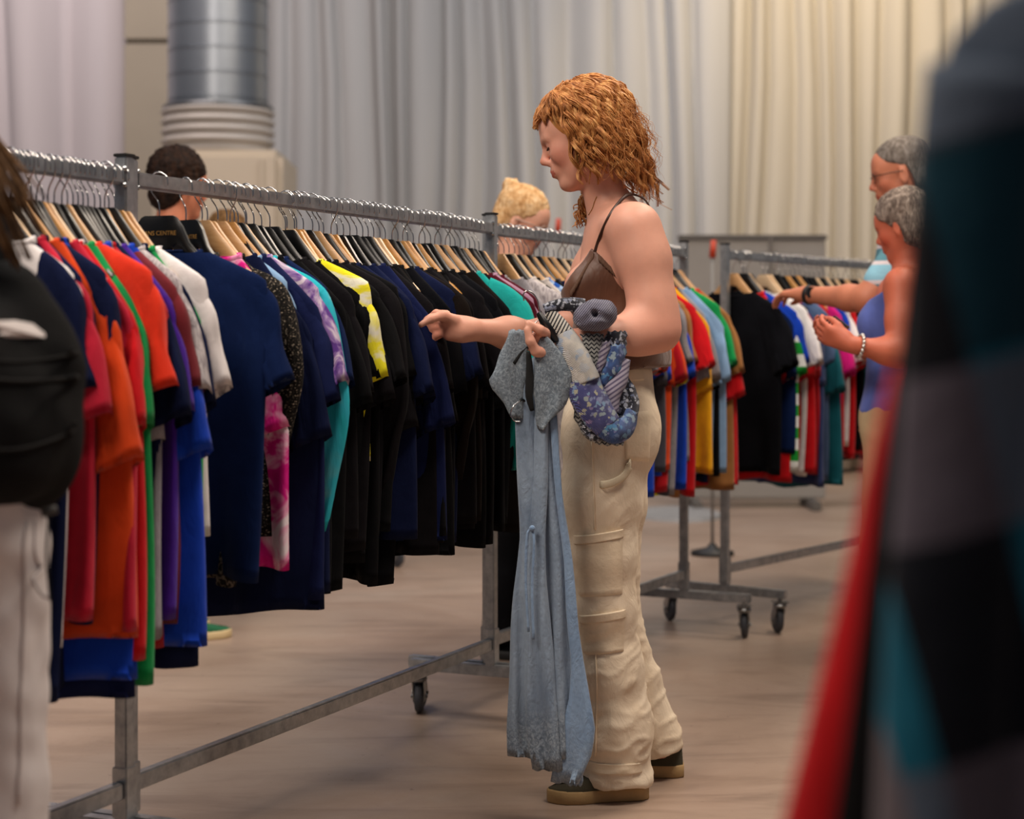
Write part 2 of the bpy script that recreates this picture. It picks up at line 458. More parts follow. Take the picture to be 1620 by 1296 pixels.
def wood_mat(name, a, b):
    nb = NB(name); v = nb.coord(scale=(1, 1, 6), rot=(0, 0.3, 0))
    c = nb.ramp(nb.noise(v, 14, 5, 0.6, 1.5), [(0.3, a), (0.7, b)])
    return nb.set(c, 0.38, 0, nb.bump(nb.noise(v, 60, 2), 0.05, 0.001), 0.5)
WOODS = [wood_mat('beech_hanger', '#b98a58', '#d0a574'), wood_mat('honey_hanger', '#b37c3d', '#cc9752'), wood_mat('pale_hanger', '#c9a882', '#dcc09d')]
BLK = plain('black_hanger_lacquer', '#0b0b0c', 0.30, 0, 0, 1, 0.5)
HOOKM = plain('chrome_hook', '#c8c6c4', 0.16, 1.0)

# ------------------------------------------------------------------ shirts
def loft(loops, close_hem=True):
    n = len(loops[0]); V = [p for lp in loops for p in lp]; F = []
    for i in range(len(loops)-1):
        for k in range(n):
            F.append((i*n+k, i*n+(k+1) % n, (i+1)*n+(k+1) % n, (i+1)*n+k))
    return V, F
def body_mesh(seed, length=0.74, w=0.215, flare=0.02, folds=1.0, droop=0.5):
    r = random.Random(seed)
    ph = [r.uniform(0, 6.28) for _ in range(6)]; fr = r.uniform(2.0, 3.4); tw = r.uniform(-0.25, 0.25)
    rows = [(-0.066, 0.100, 0.013), (-0.074, 0.116, 0.016), (-0.085, 0.140, 0.017), (-0.098, 0.166, 0.018), (-0.110, 0.190, 0.018), (-0.123, 0.206, 0.019), (-0.150, w, 0.020), (-0.2, w+0.004, 0.024)]
    rows = [(z-0.075*droop*max(0, min(1, (W-0.100)/0.10)), W, D) for z, W, D in rows]
    z0 = rows[-1][0]; end = -0.055-length; k = 18
    for i in range(1, k+1):
        t = i/k; rows.append((z0+(end-z0)*t, w+0.004+flare*t, 0.024+0.014*t))
    loops = []; NSEG = 56
    for z, W, D in rows:
        t = max(0, (-z-0.12)/0.7)
        lp = []
        for k in range(NSEG):
            a = 2*PI*k/NSEG; c, s = math.cos(a), math.sin(a)
            x = W*math.copysign(abs(c)**0.8, c); y = D*math.copysign(abs(s)**0.75, s)
            f = folds*t*(0.016*math.sin(x*fr*10+ph[0]+z*1.5)+0.011*math.sin(x*fr*19+ph[1]-z*2.5)+0.008*math.sin(x*37+ph[2]))
            f += 0.006*folds*min(1, t*4)*math.sin(x*55+ph[3]+z*9)
            # the sides swing in on themselves lower down
            side = abs(c)**3
            x *= 1-0.10*t*folds*(0.5+0.5*math.sin(ph[4]+(3 if c > 0 else 0)))
            y += f*(1-0.35*side)+side*t*0.03*math.sin(ph[5]+(2 if c > 0 else 0))+tw*t*x*0.3
            zz = z + (0.006*math.sin(x*23+ph[1])+0.010*math.sin(x*9+ph[2]))*t
            lp.append((x, y, zz))
        loops.append(lp)
    inner = [(x*0.985, y*0.8, z+0.012) for x, y, z in loops[-1]]     # turned-up hem
    loops.append(inner)
    V, F = loft(loops)
    return mesh_np('shirt_body', V, F)
def sleeve_mesh(seed, side, long=False, droop=0.5):
    r = random.Random(seed+91)
    j = lambda a: r.uniform(-a, a)
    dz, dxx = j(0.025), j(0.018)
    d = droop
    if not long:
        top = [(0.125, -0.078-0.027*d), (0.190, -0.112-0.070*d), (0.226-0.006*d, -0.152-0.095*d), (0.252-0.018*d+dxx, -0.212-0.12*d+dz), (0.274-0.028*d+dxx*1.3, -0.285-0.135*d+dz)]
        bot = [(0.120, -0.235-0.05*d), (0.142, -0.262-0.08*d), (0.152, -0.290-0.10*d), (0.160-0.01*d+dxx, -0.315-0.115*d+dz), (0.168-0.018*d+dxx*1.2, -0.343-0.125*d+dz)]
        nr = 14
    else:
        top = [(0.125, -0.078), (0.195, -0.112), (0.240, -0.155), (0.266+dxx, -0.25), (0.276+dxx, -0.36+dz), (0.252+dxx, -0.48), (0.225+dxx, -0.59)]
        bot = [(0.130, -0.235), (0.150, -0.262), (0.165, -0.295), (0.178+dxx, -0.34), (0.185+dxx, -0.41+dz), (0.175+dxx, -0.50), (0.168+dxx, -0.60)]
        nr = 30
    T = spline([(x, 0, z) for x, z in top], nr); B = spline([(x, 0, z) for x, z in bot], nr)
    ph = [r.uniform(0, 6.28) for _ in range(4)]; swing = r.uniform(-0.035, 0.02)
    loops = []; NS = 26
    for i, (a, b) in enumerate(zip(T, B)):
        t = i/nr; c = (a+b)/2; h = (a-b)/2
        th = (0.018+0.016*t) if not long else (0.020+0.012*math.sin(t*PI))
        lp = []
        for k in range(NS):
            an = 2*PI*k/NS; cs, sn = math.cos(an), math.sin(an)
            y = th*sn+t*t*swing+0.006*t*math.sin(cs*5+ph[0]+t*3)+0.004*math.sin(cs*9+t*11+ph[1])*min(1, 3*t)
            p = c+h*(cs*(1+0.03*math.sin(t*14+ph[2])))
            lp.append((p.x*side, y, p.z))
        loops.append(lp)
    c = sum((Vector(p) for p in loops[-1]), Vector())/NS
    loops.append([tuple(c+(Vector(p)-c)*0.93+Vector((-0.006*side, 0, 0.010))) for p in loops[-1]])
    loops.append([tuple(c+(Vector(p)-c)*0.85+Vector((-0.03*side, 0, 0.06))) for p in loops[-2]])
    V, F = loft(loops)
    if side < 0: F = [tuple(reversed(f)) for f in F]
    return mesh_np('sleeve', V, F)
def collar_mesh():
    pts = []
    for k in range(28):
        a = 2*PI*k/27; pts.append((0.097*math.cos(a), 0.015*math.sin(a), -0.064-0.014*max(0, -math.sin(a))))
    V, F = tube_data(pts, 0.007, 6, 0.5, True, (0, 0, 1)); return mesh_np('collar', V, F)
DROOP = [0.1, 0.5, 0.9, 0.3, 0.7, 1.1, 0.2, 0.6, 0.95]
BODIES = [body_mesh(i, 0.74, 0.212+0.004*(i % 3), 0.012*(i % 3), 0.8+0.12*(i % 4), DROOP[i]) for i in range(9)]
SLV = {(s, lg): [sleeve_mesh(i, s, lg, DROOP[i]) for i in range(9 if not lg else 3)] for s in (-1, 1) for lg in (False, True)}
COLLAR = collar_mesh()

TEX = {
 'tiepink': lambda: patterned('tie_dye_pink', [(0.35, '#e8d8dc'), (0.48, '#e58fb5'), (0.55, '#d61f86'), (0.7, '#c01070')], 9, dist=1.2),
 'tiepurple': lambda: patterned('tie_dye_purple', [(0.38, '#c9bcc8'), (0.5, '#8a6ea0'), (0.6, '#55357c')], 14, dist=2.0),
 'tieteal': lambda: patterned('tie_dye_teal', [(0.30, '#9fb3a0'), (0.45, '#2fa9bd'), (0.65, '#12a7a8')], 4, dist=0.8),
 'tieyellow': lambda: patterned('tie_dye_yellow', [(0.36, '#e9e6cf'), (0.48, '#e6dc30'), (0.7, '#d8cf10')], 11, dist=1.0),
 'sparkle': lambda: patterned('black_sequin', [(0.45, '#0c0b0a'), (0.62, '#2c2722'), (0.72, '#9a8d7c')], 190, dist=0, detail=1),
 'paisley': lambda: patterned('grey_paisley_print', [(0.42, '#121212'), (0.5, '#6f665c'), (0.56, '#151413')], 26, dist=2.5),
 'leopard': lambda: patterned('black_white_print', [(0.2, '#1d1a1a'), (0.32, '#2a2626'), (0.36, '#b9b0aa')], 24, 'voronoi', interp='CONSTANT'),
 'stripe': lambda: patterned('green_white_stripe', [(0.4, '#1a8f32'), (0.5, '#dfe3e0'), (0.9, '#dfe3e0')], 3.4, 'wave', 0.0, interp='CONSTANT'),
 'heather_white': lambda: patterned('grey_white_marl', [(0.35, '#837c80'), (0.6, '#bdb6b6')], 60, 'noise', 2.0, stretch=(1, 1, 0.25)),
 'bluepat': lambda: patterned('blue_print', [(0.42, '#1d4c9a'), (0.5, '#9fb7cf'), (0.6, '#1b5fb8')], 20, dist=1.5),
}
PAL = {  # name: (hex or texture key, words)
 'red': ('#c00d16', 'bright red'), 'red2': ('#a80c18', 'deep red'), 'crimson': ('#b81b34', 'crimson'), 'vermilion': ('#d93216', 'red-orange'),
 'orange': ('#cf4212', 'burnt orange'), 'navy': ('#0f1736', 'navy'), 'navy2': ('#0c1d44', 'dark blue'), 'navy3': ('#141c42', 'navy blue'),
 'royal': ('#0b3cb0', 'royal blue'), 'green': ('#0b8a45', 'kelly green'), 'grey': ('h#9a959a', 'heather grey'), 'dgrey': ('h#45444c', 'charcoal grey'),
 'purple': ('#43188a', 'purple'), 'maroon': ('#6e2028', 'maroon'), 'wine': ('#4a121f', 'wine red'), 'white': ('#e2dcda', 'white'), 'black': ('#0d0d0f', 'black'),
 'black2': ('#121013', 'faded black'), 'black3': ('#0a0b10', 'blue-black'), 'brown': ('#150f0c', 'very dark brown'), 'teal': ('#119a94', 'teal'), 'ltblue': ('#7e9fc2', 'light blue'),
 'mustard': ('#e0a010', 'mustard yellow'), 'yellow': ('#e2dd10', 'lemon yellow'), 'indigo': ('#2f3c68', 'indigo'), 'magenta': ('#cf1478', 'magenta'), 'camel': ('#9c6a3a', 'camel brown'),
 'denim': ('#4d6285', 'faded denim blue'), 'mauve': ('#a07a90', 'mauve'), 'dteal': ('#0b5560', 'dark teal'),
 'tiepink': ('tiepink', 'pink and white tie-dye'), 'tiepurple': ('tiepurple', 'purple tie-dye'), 'tieteal': ('tieteal', 'turquoise tie-dye'), 'tieyellow': ('tieyellow', 'yellow tie-dye'),
 'sparkle': ('sparkle', 'black sparkly'), 'paisley': ('paisley', 'black and grey paisley'), 'leopard': ('leopard', 'black and white spotted'), 'stripe': ('stripe', 'green and white striped'),
 'heather_white': ('heather_white', 'grey and white marled'), 'bluepat': ('bluepat', 'blue patterned'),
}
def pal_mat(k):
    c = PAL[k][0]
    if c in TEX: return TEX[c]()
    if c.startswith('h'): return fabric(c[1:], 0.10, 0.55)
    return fabric(c)
def hanger(pos, ang, kind, rnd, label, group):
    h = thing('clothes_hanger', label, 'hanger', pos, ang, group)
    me, mt = {'w': (HB_WOOD, WOODS[rnd.randrange(3)]), 'b': (HB_BLACK, BLK), 'B': (HB_WIDE, BLK)}[kind]
    obj('hanger_body', me, mt, h, None, True)
    obj('hook', HOOKS[rnd.random() < 0.2], HOOKM, h, None, True)
    if kind == 'B':
        tc = bpy.data.curves.new('lettering', 'FONT'); tc.body = 'JEANS CENTRE'; tc.size = 0.0125; tc.align_x = 'CENTER'; tc.extrude = 0.0002
        to = bpy.data.objects.new('lettering', tc); dg_ = bpy.context.evaluated_depsgraph_get()
        tm = bpy.data.meshes.new_from_object(to); bpy.data.objects.remove(to)
        lo_ = obj('lettering', tm, plain('gold_print', '#b98d4a', 0.5, 0.3), h)
        lo_.rotation_euler = (PI/2, 0, 0); lo_.location = (0.002, -0.0085, -0.040)
    return h
def garment(pos, ang, color, rnd, label, group, lscale=1.0, wscale=1.0, long=False, bi=None, slz=1.0, tilt=0.0):
    name = 'long_sleeve_shirt' if long else 't_shirt'
    g = thing(name, label, 'shirt' if long else 't-shirt', pos, ang, group)
    g.rotation_euler = (tilt, 0, ang); g.location.z -= 0.012
    m = pal_mat(color)
    if bi is None: bi = rnd.randrange(9)
    if long: bi = rnd.randrange(3)
    b = obj('shirt_body', BODIES[bi], m, g, None, True)
    b.scale = (wscale, 1, lscale); b.location = (0, 0, -0.055*(1-lscale))
    for s in (-1, 1):
        lst = SLV[(s, long)]
        o = obj('sleeve', lst[bi % len(lst)], m, g, None, True); o.scale = (wscale, 1, slz); o.location = (0, 0, -0.10*(1-slz))
    obj('collar', COLLAR, m, g, None, True)
    return g
def fill(origin, u, n, seq, s0, s1, where, group, rnd, from_what, yaw0=0.0):
    """hang one hanger and one shirt for every entry of seq between s0 and s1 along the rail"""
    ang = math.atan2(n.y, n.x); k = len(seq)
    pos = [s0+(s1-s0)*(i+rnd.uniform(-0.2, 0.2))/max(1, k-1) for i in range(k)]
    seen = {}
    for i, e in enumerate(seq):
        col, hk = e[0], e[1]; kw = dict(e[2]) if len(e) > 2 else {}
        s = kw.pop('s', pos[i]); yaw = kw.pop('yaw', rnd.uniform(-0.30, 0.04))+yaw0
        p = origin+u*s+Vector((0, 0, HANGZ+rnd.uniform(-0.003, 0.003)))
        hw = {'w': 'light wooden', 'b': 'black', 'B': 'broad black'}[hk]
        hanger(p, ang+yaw, hk, rnd, f'{hw} hanger on {where}, {ordinal(i)} from {from_what}', 'hangers on '+where)
        ls = 0.885*kw.pop('ls', rnd.uniform(0.92, 1.08)); ws = kw.pop('ws', rnd.uniform(0.94, 1.06))
        lng = kw.get('long', False); kind = 'long-sleeved shirt' if lng else 't-shirt'
        garment(p, ang+yaw, col, rnd, f'{PAL[col][1]} {kind} on {where}, {ordinal(i)} from {from_what}', 'shirts on '+where, ls, ws, **kw)
D = lambda **k: k
rnd = random.Random(3)
seq1 = [('grey', 'b'), ('white', 'w'), ('navy', 'b'), ('crimson', 'b'), ('royal', 'w'), ('navy', 'b'), ('red2', 'b'), ('grey', 'w'), ('navy', 'b', D(ls=1.15)),
        ('white', 'b', D(bi=0, ws=0.86, s=-0.43)), ('navy', 'w', D(bi=0, ws=0.9, ls=1.2, s=-0.41)), ('crimson', 'b', D(ls=1.0, bi=4, yaw=-0.1, s=-0.39)), ('navy', 'b', D(bi=3, ws=0.88, s=-0.372)), ('orange', 'w', D(ls=1.08, ws=1.07, bi=5, yaw=-0.08, s=-0.355)), ('navy', 'b', D(bi=0, ws=0.95, s=-0.342)), ('royal', 'b', D(ls=1.2, bi=5, s=-0.33)),
        ('navy3', 'b', D(ls=1.25, bi=5, s=-0.315)), ('crimson', 'w', D(bi=8, ws=1.04, s=-0.30)), ('red', 'w', D(ls=1.14, ws=1.09, bi=2, yaw=-0.14, s=-0.283)), ('white', 'b', D(bi=6, ws=0.82, s=-0.268)), ('green', 'b', D(ls=1.22, ws=1.04, bi=2, yaw=-0.12, s=-0.25)), ('vermilion', 'w', D(ws=1.06, ls=0.9, bi=0, yaw=-0.12, s=-0.228)), ('royal', 'b', D(bi=1, ws=0.94, s=-0.212)), ('grey', 'b', D(ls=1.1, bi=8, yaw=-0.14, s=-0.195)),
        ('red2', 'b', D(ls=1.14, bi=3, s=-0.18)), ('navy', 'b', D(bi=7, s=-0.165)), ('purple', 'b', D(ls=1.04, bi=4, yaw=-0.14, s=-0.15)), ('royal', 'b', D(ls=1.16, bi=5, yaw=-0.10, s=-0.13)), ('maroon', 'w', D(ls=1.08, bi=3, s=-0.112)), ('navy', 'b', D(ls=1.22, bi=1, s=-0.098)), ('heather_white', 'b', D(ls=1.0, bi=6, ws=0.95, s=-0.085, yaw=-0.2)), ('green', 'w', D(ls=1.0, bi=8, ws=0.95, s=-0.065)), ('white', 'w', D(ls=0.85, ws=1.0, bi=3, s=-0.045, yaw=-0.10))]
fill(at(0, 0.008), U, N, seq1, -0.74, -0.16, 'the nearest left rack', 'x', rnd, 'its camera end')
seq2 = [('navy2', 'B', D(s=0.105, ls=1.0, ws=1.17, bi=0, yaw=0.08)), ('paisley', 'B', D(s=0.20, ls=1.02, ws=0.9, bi=0)), ('tiepink', 'w', D(ls=1.0, bi=8, ws=0.94, s=0.26, yaw=-0.02)), ('sparkle', 'w', D(long=True, ls=0.9, slz=0.80, ws=0.88, s=0.28, yaw=-0.1)), ('navy', 'w', D(ls=1.16, bi=5, ws=1.06, s=0.32, yaw=-0.02)), ('navy3', 'w', D(ls=1.1, ws=1.10, bi=4, s=0.355, yaw=0.0)), ('tiepurple', 'b', D(ws=1.04, bi=6, s=0.385, yaw=-0.04)), ('navy', 'b', D(ls=1.1, s=0.43)),
        ('ltblue', 'b', D(ws=0.86, bi=0)), ('tieteal', 'w', D(long=True, ws=0.98, slz=1.12, ls=1.1, yaw=0.0)), ('black', 'b', D(ls=1.12)), ('navy2', 'b'), ('black', 'b', D(ls=1.1)), ('black2', 'b', D(ws=1.04, bi=1, yaw=-0.04)), ('black', 'b', D(ws=1.0, bi=3, yaw=-0.06, s=0.600)), ('tieyellow', 'w', D(bi=3, ws=1.05, ls=0.7, yaw=-0.06, s=0.607)), ('black', 'w', D(ws=1.0, bi=3, s=0.64)), ('black2', 'w'), ('black', 'b', D(ls=1.12)), ('black2', 'w', D(long=True)), ('black', 'b'), ('navy', 'w', D(ws=1.12)), ('black2', 'w'), ('black', 'b', D(ls=1.14)), ('navy', 'b'), ('navy3', 'b', D(ws=1.08)),
        ('black2', 'b'), ('black', 'b'), ('brown', 'w'), ('black', 'w', D(ls=1.1)), ('black3', 'w'), ('navy', 'b'), ('brown', 'b', D(long=True)), ('black2', 'w'), ('black', 'w'), ('brown', 'b'), ('black', 'w', D(ls=1.1)), ('black2', 'b'), ('black', 'b'), ('black3', 'w'), ('black', 'b'), ('brown', 'w'), ('black', 'b'), ('teal', 'b', D(long=True, ws=1.05)), ('black2', 'b'), ('wine', 'w', D(ws=1.08)), ('mauve', 'b'), ('black', 'b'), ('wine', 'b'), ('grey', 'w')]
fill(at(0, -0.008), U, N, seq2, 0.12, 1.66, 'the middle rack', 'x', rnd, 'its camera end')
seq3 = [('grey', 'w', D(ws=1.05)), ('heather_white', 'b'), ('leopard', 'w'), ('black', 'b'), ('leopard', 'w'), ('bluepat', 'b'), ('black', 'w'), ('dgrey', 'b'), ('navy', 'w'), ('grey', 'b'), ('white', 'w'), ('bluepat', 'b'), ('black', 'w'), ('navy', 'b'), ('dgrey', 'w'), ('black', 'b'), ('royal', 'w'), ('red2', 'b'), ('navy', 'w'), ('grey', 'b'),
        ('orange', 'w', D(ls=0.95)), ('royal', 'b'), ('mustard', 'b'), ('dgrey', 'b'), ('royal', 'w'), ('orange', 'b'), ('red2', 'w'), ('dgrey', 'b'), ('yellow', 'b'), ('grey', 'w', D(ls=1.08)), ('royal', 'b'), ('camel', 'b', D(ls=1.1)), ('red', 'w', D(ls=1.1)), ('grey', 'b'), ('mustard', 'w', D(ls=1.0, ws=1.08)), ('red2', 'b'), ('navy', 'b'), ('grey', 'b'), ('ltblue', 'w', D(ws=1.08)), ('black', 'b'), ('green', 'b'), ('red', 'w', D(ls=1.1, ws=1.05)), ('camel', 'w', D(ls=1.12))]
fill(RACK3, U3, N3, seq3, 0.07, 1.54, 'the rack behind the woman', 'x', rnd, 'the middle rack')
seq4 = [('black3', 'w', D(s=0.06, ls=1.05, ws=1.06)), ('red', 'b', D(ls=1.12)), ('navy2', 'b'), ('royal', 'b', D(s=0.14, ws=1.10, bi=3, ls=1.05)), ('stripe', 'w', D(ws=1.06, bi=4, s=0.155)), ('white', 'w', D(ls=1.08)), ('red', 'w', D(ws=1.06, ls=1.08)), ('red2', 'b', D(ls=1.1)), ('indigo', 'b', D(ls=1.16)), ('denim', 'w', D(ls=1.14)), ('dteal', 'b', D(ls=1.18)), ('red', 'w'), ('magenta', 'b'), ('royal', 'b'), ('white', 'b'), ('red', 'w'), ('black', 'b'),
        ('red2', 'w'), ('dteal', 'b'), ('black', 'w'), ('dgrey', 'b'), ('red2', 'w'), ('black', 'b'), ('navy', 'b'), ('black', 'w'), ('dgrey', 'b'), ('black', 'b'), ('wine', 'w'), ('black', 'b'), ('navy', 'w')]
fill(RACK4, U4, N4, seq4, 0.08, 1.35, 'the right rack', 'x', rnd, 'its camera end')
seq6 = [(c, k) for c, k in zip(['royal', 'navy', 'royal', 'royal', 'black', 'royal', 'navy', 'royal', 'royal', 'navy', 'black', 'royal', 'royal', 'navy', 'royal', 'black', 'royal', 'royal'], 'bbwbbbwbbbbwbbbbwb')]
fill(RACK6, U, N, seq6, 0.15, 1.6, 'the distant rack', 'x', rnd, 'its camera end')

# ------------------------------------------------------------------ signed-distance bodies
def axis(*zones):
    out = []
    for a, b, h in zones: out += list(np.arange(a, b-h*0.3, h))
    out.append(zones[-1][1]); return np.array(out, dtype=np.float32)
class Field:
    def __init__(s, xs, ys, zs):
        s.xs, s.ys, s.zs = xs, ys, zs
        s.f = np.full((len(xs), len(ys), len(zs)), 1.0, np.float32)
    def _sub(s, lo, hi):
        r = []
        for ax, a, b in ((s.xs, lo[0], hi[0]), (s.ys, lo[1], hi[1]), (s.zs, lo[2], hi[2])):
            i, j = np.searchsorted(ax, (a, b)); r.append(slice(max(0, i-1), min(len(ax), j+1)))
        return tuple(r)
    def _apply(s, lo, hi, fn, k, op):
        m = max(k, 0.004)+0.035
        sl = s._sub([v-m for v in lo], [v+m for v in hi])
        if any(q.stop <= q.start for q in sl): return
        X = s.xs[sl[0]][:, None, None]; Y = s.ys[sl[1]][None, :, None]; Z = s.zs[sl[2]][None, None, :]
        d = fn(X, Y, Z); a = s.f[sl]
        if op == 'sub': d, a = d, -a
        if k > 0:
            h = np.maximum(k-np.abs(a-d), 0)/k; r = np.minimum(a, d)-h*h*k*0.25
        else: r = np.minimum(a, d)
        s.f[sl] = -r if op == 'sub' else r
    def cone(s, a, b, ra, rb, k=0.02, op='add'):
        a = np.array(a, np.float32); b = np.array(b, np.float32); ba = b-a; L2 = float(ba @ ba)+1e-9
        lo = np.minimum(a-ra, b-rb); hi = np.maximum(a+ra, b+rb)
        def fn(X, Y, Z):
            px, py, pz = X-a[0], Y-a[1], Z-a[2]
            t = np.clip((px*ba[0]+py*ba[1]+pz*ba[2])/L2, 0, 1)
            return np.sqrt((px-t*ba[0])**2+(py-t*ba[1])**2+(pz-t*ba[2])**2)-(ra+(rb-ra)*t)
        s._apply(lo, hi, fn, k, op)
    def chain(s, pts, rs, k=0.02, op='add'):
        for i in range(len(pts)-1): s.cone(pts[i], pts[i+1], rs[i], rs[i+1], k, op)
    def ell(s, c, r, k=0.02, axes=None, op='add'):
        c = np.array(c, np.float32); R = max(r)
        M = np.eye(3, dtype=np.float32) if axes is None else np.array([list(v) for v in axes], np.float32)
        def fn(X, Y, Z):
            px, py, pz = X-c[0], Y-c[1], Z-c[2]
            q = [px*M[i][0]+py*M[i][1]+pz*M[i][2] for i in range(3)]
            k0 = np.sqrt(sum((q[i]/r[i])**2 for i in range(3)))
            k1 = np.sqrt(sum((q[i]/(r[i]*r[i]))**2 for i in range(3)))+1e-6
            return k0*(k0-1)/k1
        s._apply(c-R, c+R, fn, k, op)
    def plane(s, p, n, k=0.0):
        """cut away everything on the side n points to"""
        n = Vector(n).normalized(); X = s.xs[:, None, None]; Y = s.ys[None, :, None]; Z = s.zs[None, None, :]
        d = ((X-p[0])*n.x+(Y-p[1])*n.y+(Z-p[2])*n.z).astype(np.float32)
        s.f = np.maximum(s.f, d)
    def mesh(s):
        f = s.f; S = f < 0; nx, ny, nz = f.shape
        c = [S[i:nx-1+i, j:ny-1+j, k:nz-1+k] for i in (0, 1) for j in (0, 1) for k in (0, 1)]
        tot = sum(q.astype(np.int8) for q in c); act = (tot > 0) & (tot < 8)
        I, J, K = np.nonzero(act); idx = np.full(act.shape, -1, np.int64); idx[I, J, K] = np.arange(len(I))
        off = [(i, j, k) for i in (0, 1) for j in (0, 1) for k in (0, 1)]
        val = np.stack([f[I+o[0], J+o[1], K+o[2]] for o in off], 1)
        pos = np.stack([np.stack([s.xs[I+o[0]], s.ys[J+o[1]], s.zs[K+o[2]]], 1) for o in off], 1)
        acc = np.zeros((len(I), 3)); cnt = np.zeros(len(I))
        for a in range(8):
            for b in range(a+1, 8):
                if sum(abs(off[a][q]-off[b][q]) for q in range(3)) != 1: continue
                m = (val[:, a] < 0) != (val[:, b] < 0)
                t = val[m, a]/(val[m, a]-val[m, b])
                acc[m] += pos[m, a]+t[:, None]*(pos[m, b]-pos[m, a]); cnt[m] += 1
        V = acc/np.maximum(cnt, 1)[:, None]
        F = []
        def quads(A, B, sl, shifts):
            ch = np.argwhere((A != B)[sl])
            if not len(ch): return
            base = ch+np.array([q.start or 0 for q in sl]); sgn = A[tuple(base.T)]
            q = np.stack([idx[tuple((base+np.array(h)).T)] for h in shifts], 1)
            q[~sgn] = q[~sgn][:, ::-1]; F.append(q)
        n1 = slice(1, -1)
        quads(S[:-1], S[1:], (slice(0, None), n1, n1), [(0, -1, -1), (0, 0, -1), (0, 0, 0), (0, -1, 0)])
        quads(S[:, :-1], S[:, 1:], (n1, slice(0, None), n1), [(-1, 0, -1), (-1, 0, 0), (0, 0, 0), (0, 0, -1)])
        quads(S[:, :, :-1], S[:, :, 1:], (n1, n1, slice(0, None)), [(-1, -1, 0), (0, -1, 0), (0, 0, 0), (-1, 0, 0)])
        F = np.concatenate(F); F = F[(F >= 0).all(1)]
        return V, F
def vnormals(V, F):
    n = np.cross(V[F[:, 2]]-V[F[:, 0]], V[F[:, 3]]-V[F[:, 1]]); N_ = np.zeros_like(V)
    for k in range(4): np.add.at(N_, F[:, k], n)
    return N_/(np.linalg.norm(N_, axis=1)[:, None]+1e-12)
def relax(V, F, it=2, lam=0.5):
    for _ in range(it):
        A = np.zeros_like(V); c = np.zeros(len(V))
        for a, b in ((0, 1), (1, 2), (2, 3), (3, 0)):
            np.add.at(A, F[:, a], V[F[:, b]]); np.add.at(A, F[:, b], V[F[:, a]])
            np.add.at(c, F[:, a], 1); np.add.at(c, F[:, b], 1)
        V = V+lam*(A/np.maximum(c, 1)[:, None]-V)
    return V
def np_mesh(name, V, F):
    me = bpy.data.meshes.new(name)
    me.vertices.add(len(V)); me.vertices.foreach_set('co', np.asarray(V, np.float32).ravel())
    me.loops.add(F.size); me.loops.foreach_set('vertex_index', F.ravel().astype(np.int32))
    me.polygons.add(len(F)); me.polygons.foreach_set('loop_start', np.arange(0, F.size, 4, dtype=np.int32))
    me.polygons.foreach_set('loop_total', np.full(len(F), 4, np.int32))
    me.polygons.foreach_set('use_smooth', np.ones(len(F), bool)); me.update(calc_edges=True); me.validate()
    return me
def sdf_obj(name, fld, mat, parent=None, it=2, wrinkle=None, origin=None, tint=None):
    V, F = fld.mesh(); V = relax(V, F, it)
    if wrinkle is not None:
        Nn = vnormals(V, F); V = V+Nn*np.array([wrinkle(Vector(p)) for p in V])[:, None]
    W = V.copy()
    if parent is not None:
        V = V-np.array(parent.location)          # things are empties without rotation here
    me = np_mesh(name, V, F)
    if tint is not None:
        at_ = me.color_attributes.new('tint', 'FLOAT_COLOR', 'POINT')
        at_.data.foreach_set('color', np.concatenate([tint(W), np.ones((len(W), 1))], 1).astype(np.float32).ravel())
    return obj(name, me, mat, parent)
def bvh_of(o):
    me = o.data; return BVHTree.FromPolygons([o.matrix_basis @ v.co for v in me.vertices], [p.vertices[:] for p in me.polygons])

def hand(fld, W, d, pn, ts, curls, thumb, sc=1.0, spread=0.06, k=0.006):
    """palm and five fingers. W wrist, d towards the fingers, pn palm side, ts thumb side; curls: per finger 3 joint angles"""
    d = Vector(d).normalized(); pn = Vector(pn); pn = (pn-d*pn.dot(d)).normalized(); ts = Vector(ts); ts = (ts-d*ts.dot(d)-pn*ts.dot(pn)).normalized()
    fld.cone(W-d*0.01, W+d*0.03*sc, 0.024*sc, 0.023*sc, 0.02)
    kn = []
    for i, o in enumerate((0.030, 0.010, -0.010, -0.028)):
        K = W+d*(0.088-0.004*abs(i-1))*sc+ts*o*sc
        fld.cone(W+d*0.022*sc+ts*o*0.55*sc, K, 0.0155*sc, 0.0115*sc, 0.016); kn.append(K)
    fld.cone(W+d*0.025*sc+ts*0.022*sc+pn*0.012*sc, W+d*0.06*sc+ts*0.03*sc+pn*0.014*sc, 0.016*sc, 0.012*sc, 0.014)   # thumb ball
    lens = ((0.040, 0.024, 0.019), (0.044, 0.027, 0.020), (0.041, 0.025, 0.019), (0.032, 0.019, 0.017))
    for i in range(4):
        p = kn[i]; dd = (d+ts*spread*(1.5-i)).normalized(); pp = pn.copy(); r = (0.0092, 0.0094, 0.0088, 0.0078)[i]*sc
        pts = [p]; rs = [r*1.08]
        for j in range(3):
            a = curls[i][j]; dd, pp = (dd*math.cos(a)+pp*math.sin(a)), (pp*math.cos(a)-dd*math.sin(a))
            p = p+dd*lens[i][j]*sc; pts.append(p); rs.append(r*(0.96, 0.88, 0.72)[j])
        fld.chain(pts, rs, k*0.6)
    # thumb leaves the side of the palm near its base
    p = W+d*0.032*sc+ts*0.026*sc+pn*0.010*sc; pts = [p]; rs = [0.0135*sc]
    for (fd, ft, fp), L, r in zip(thumb, (0.036, 0.030, 0.024), (0.0115, 0.0098, 0.0078)):
        v = (d*fd+ts*ft+pn*fp).normalized(); p = p+v*L*sc; pts.append(p); rs.append(r*sc)
    fld.chain(pts, rs, 0.007)

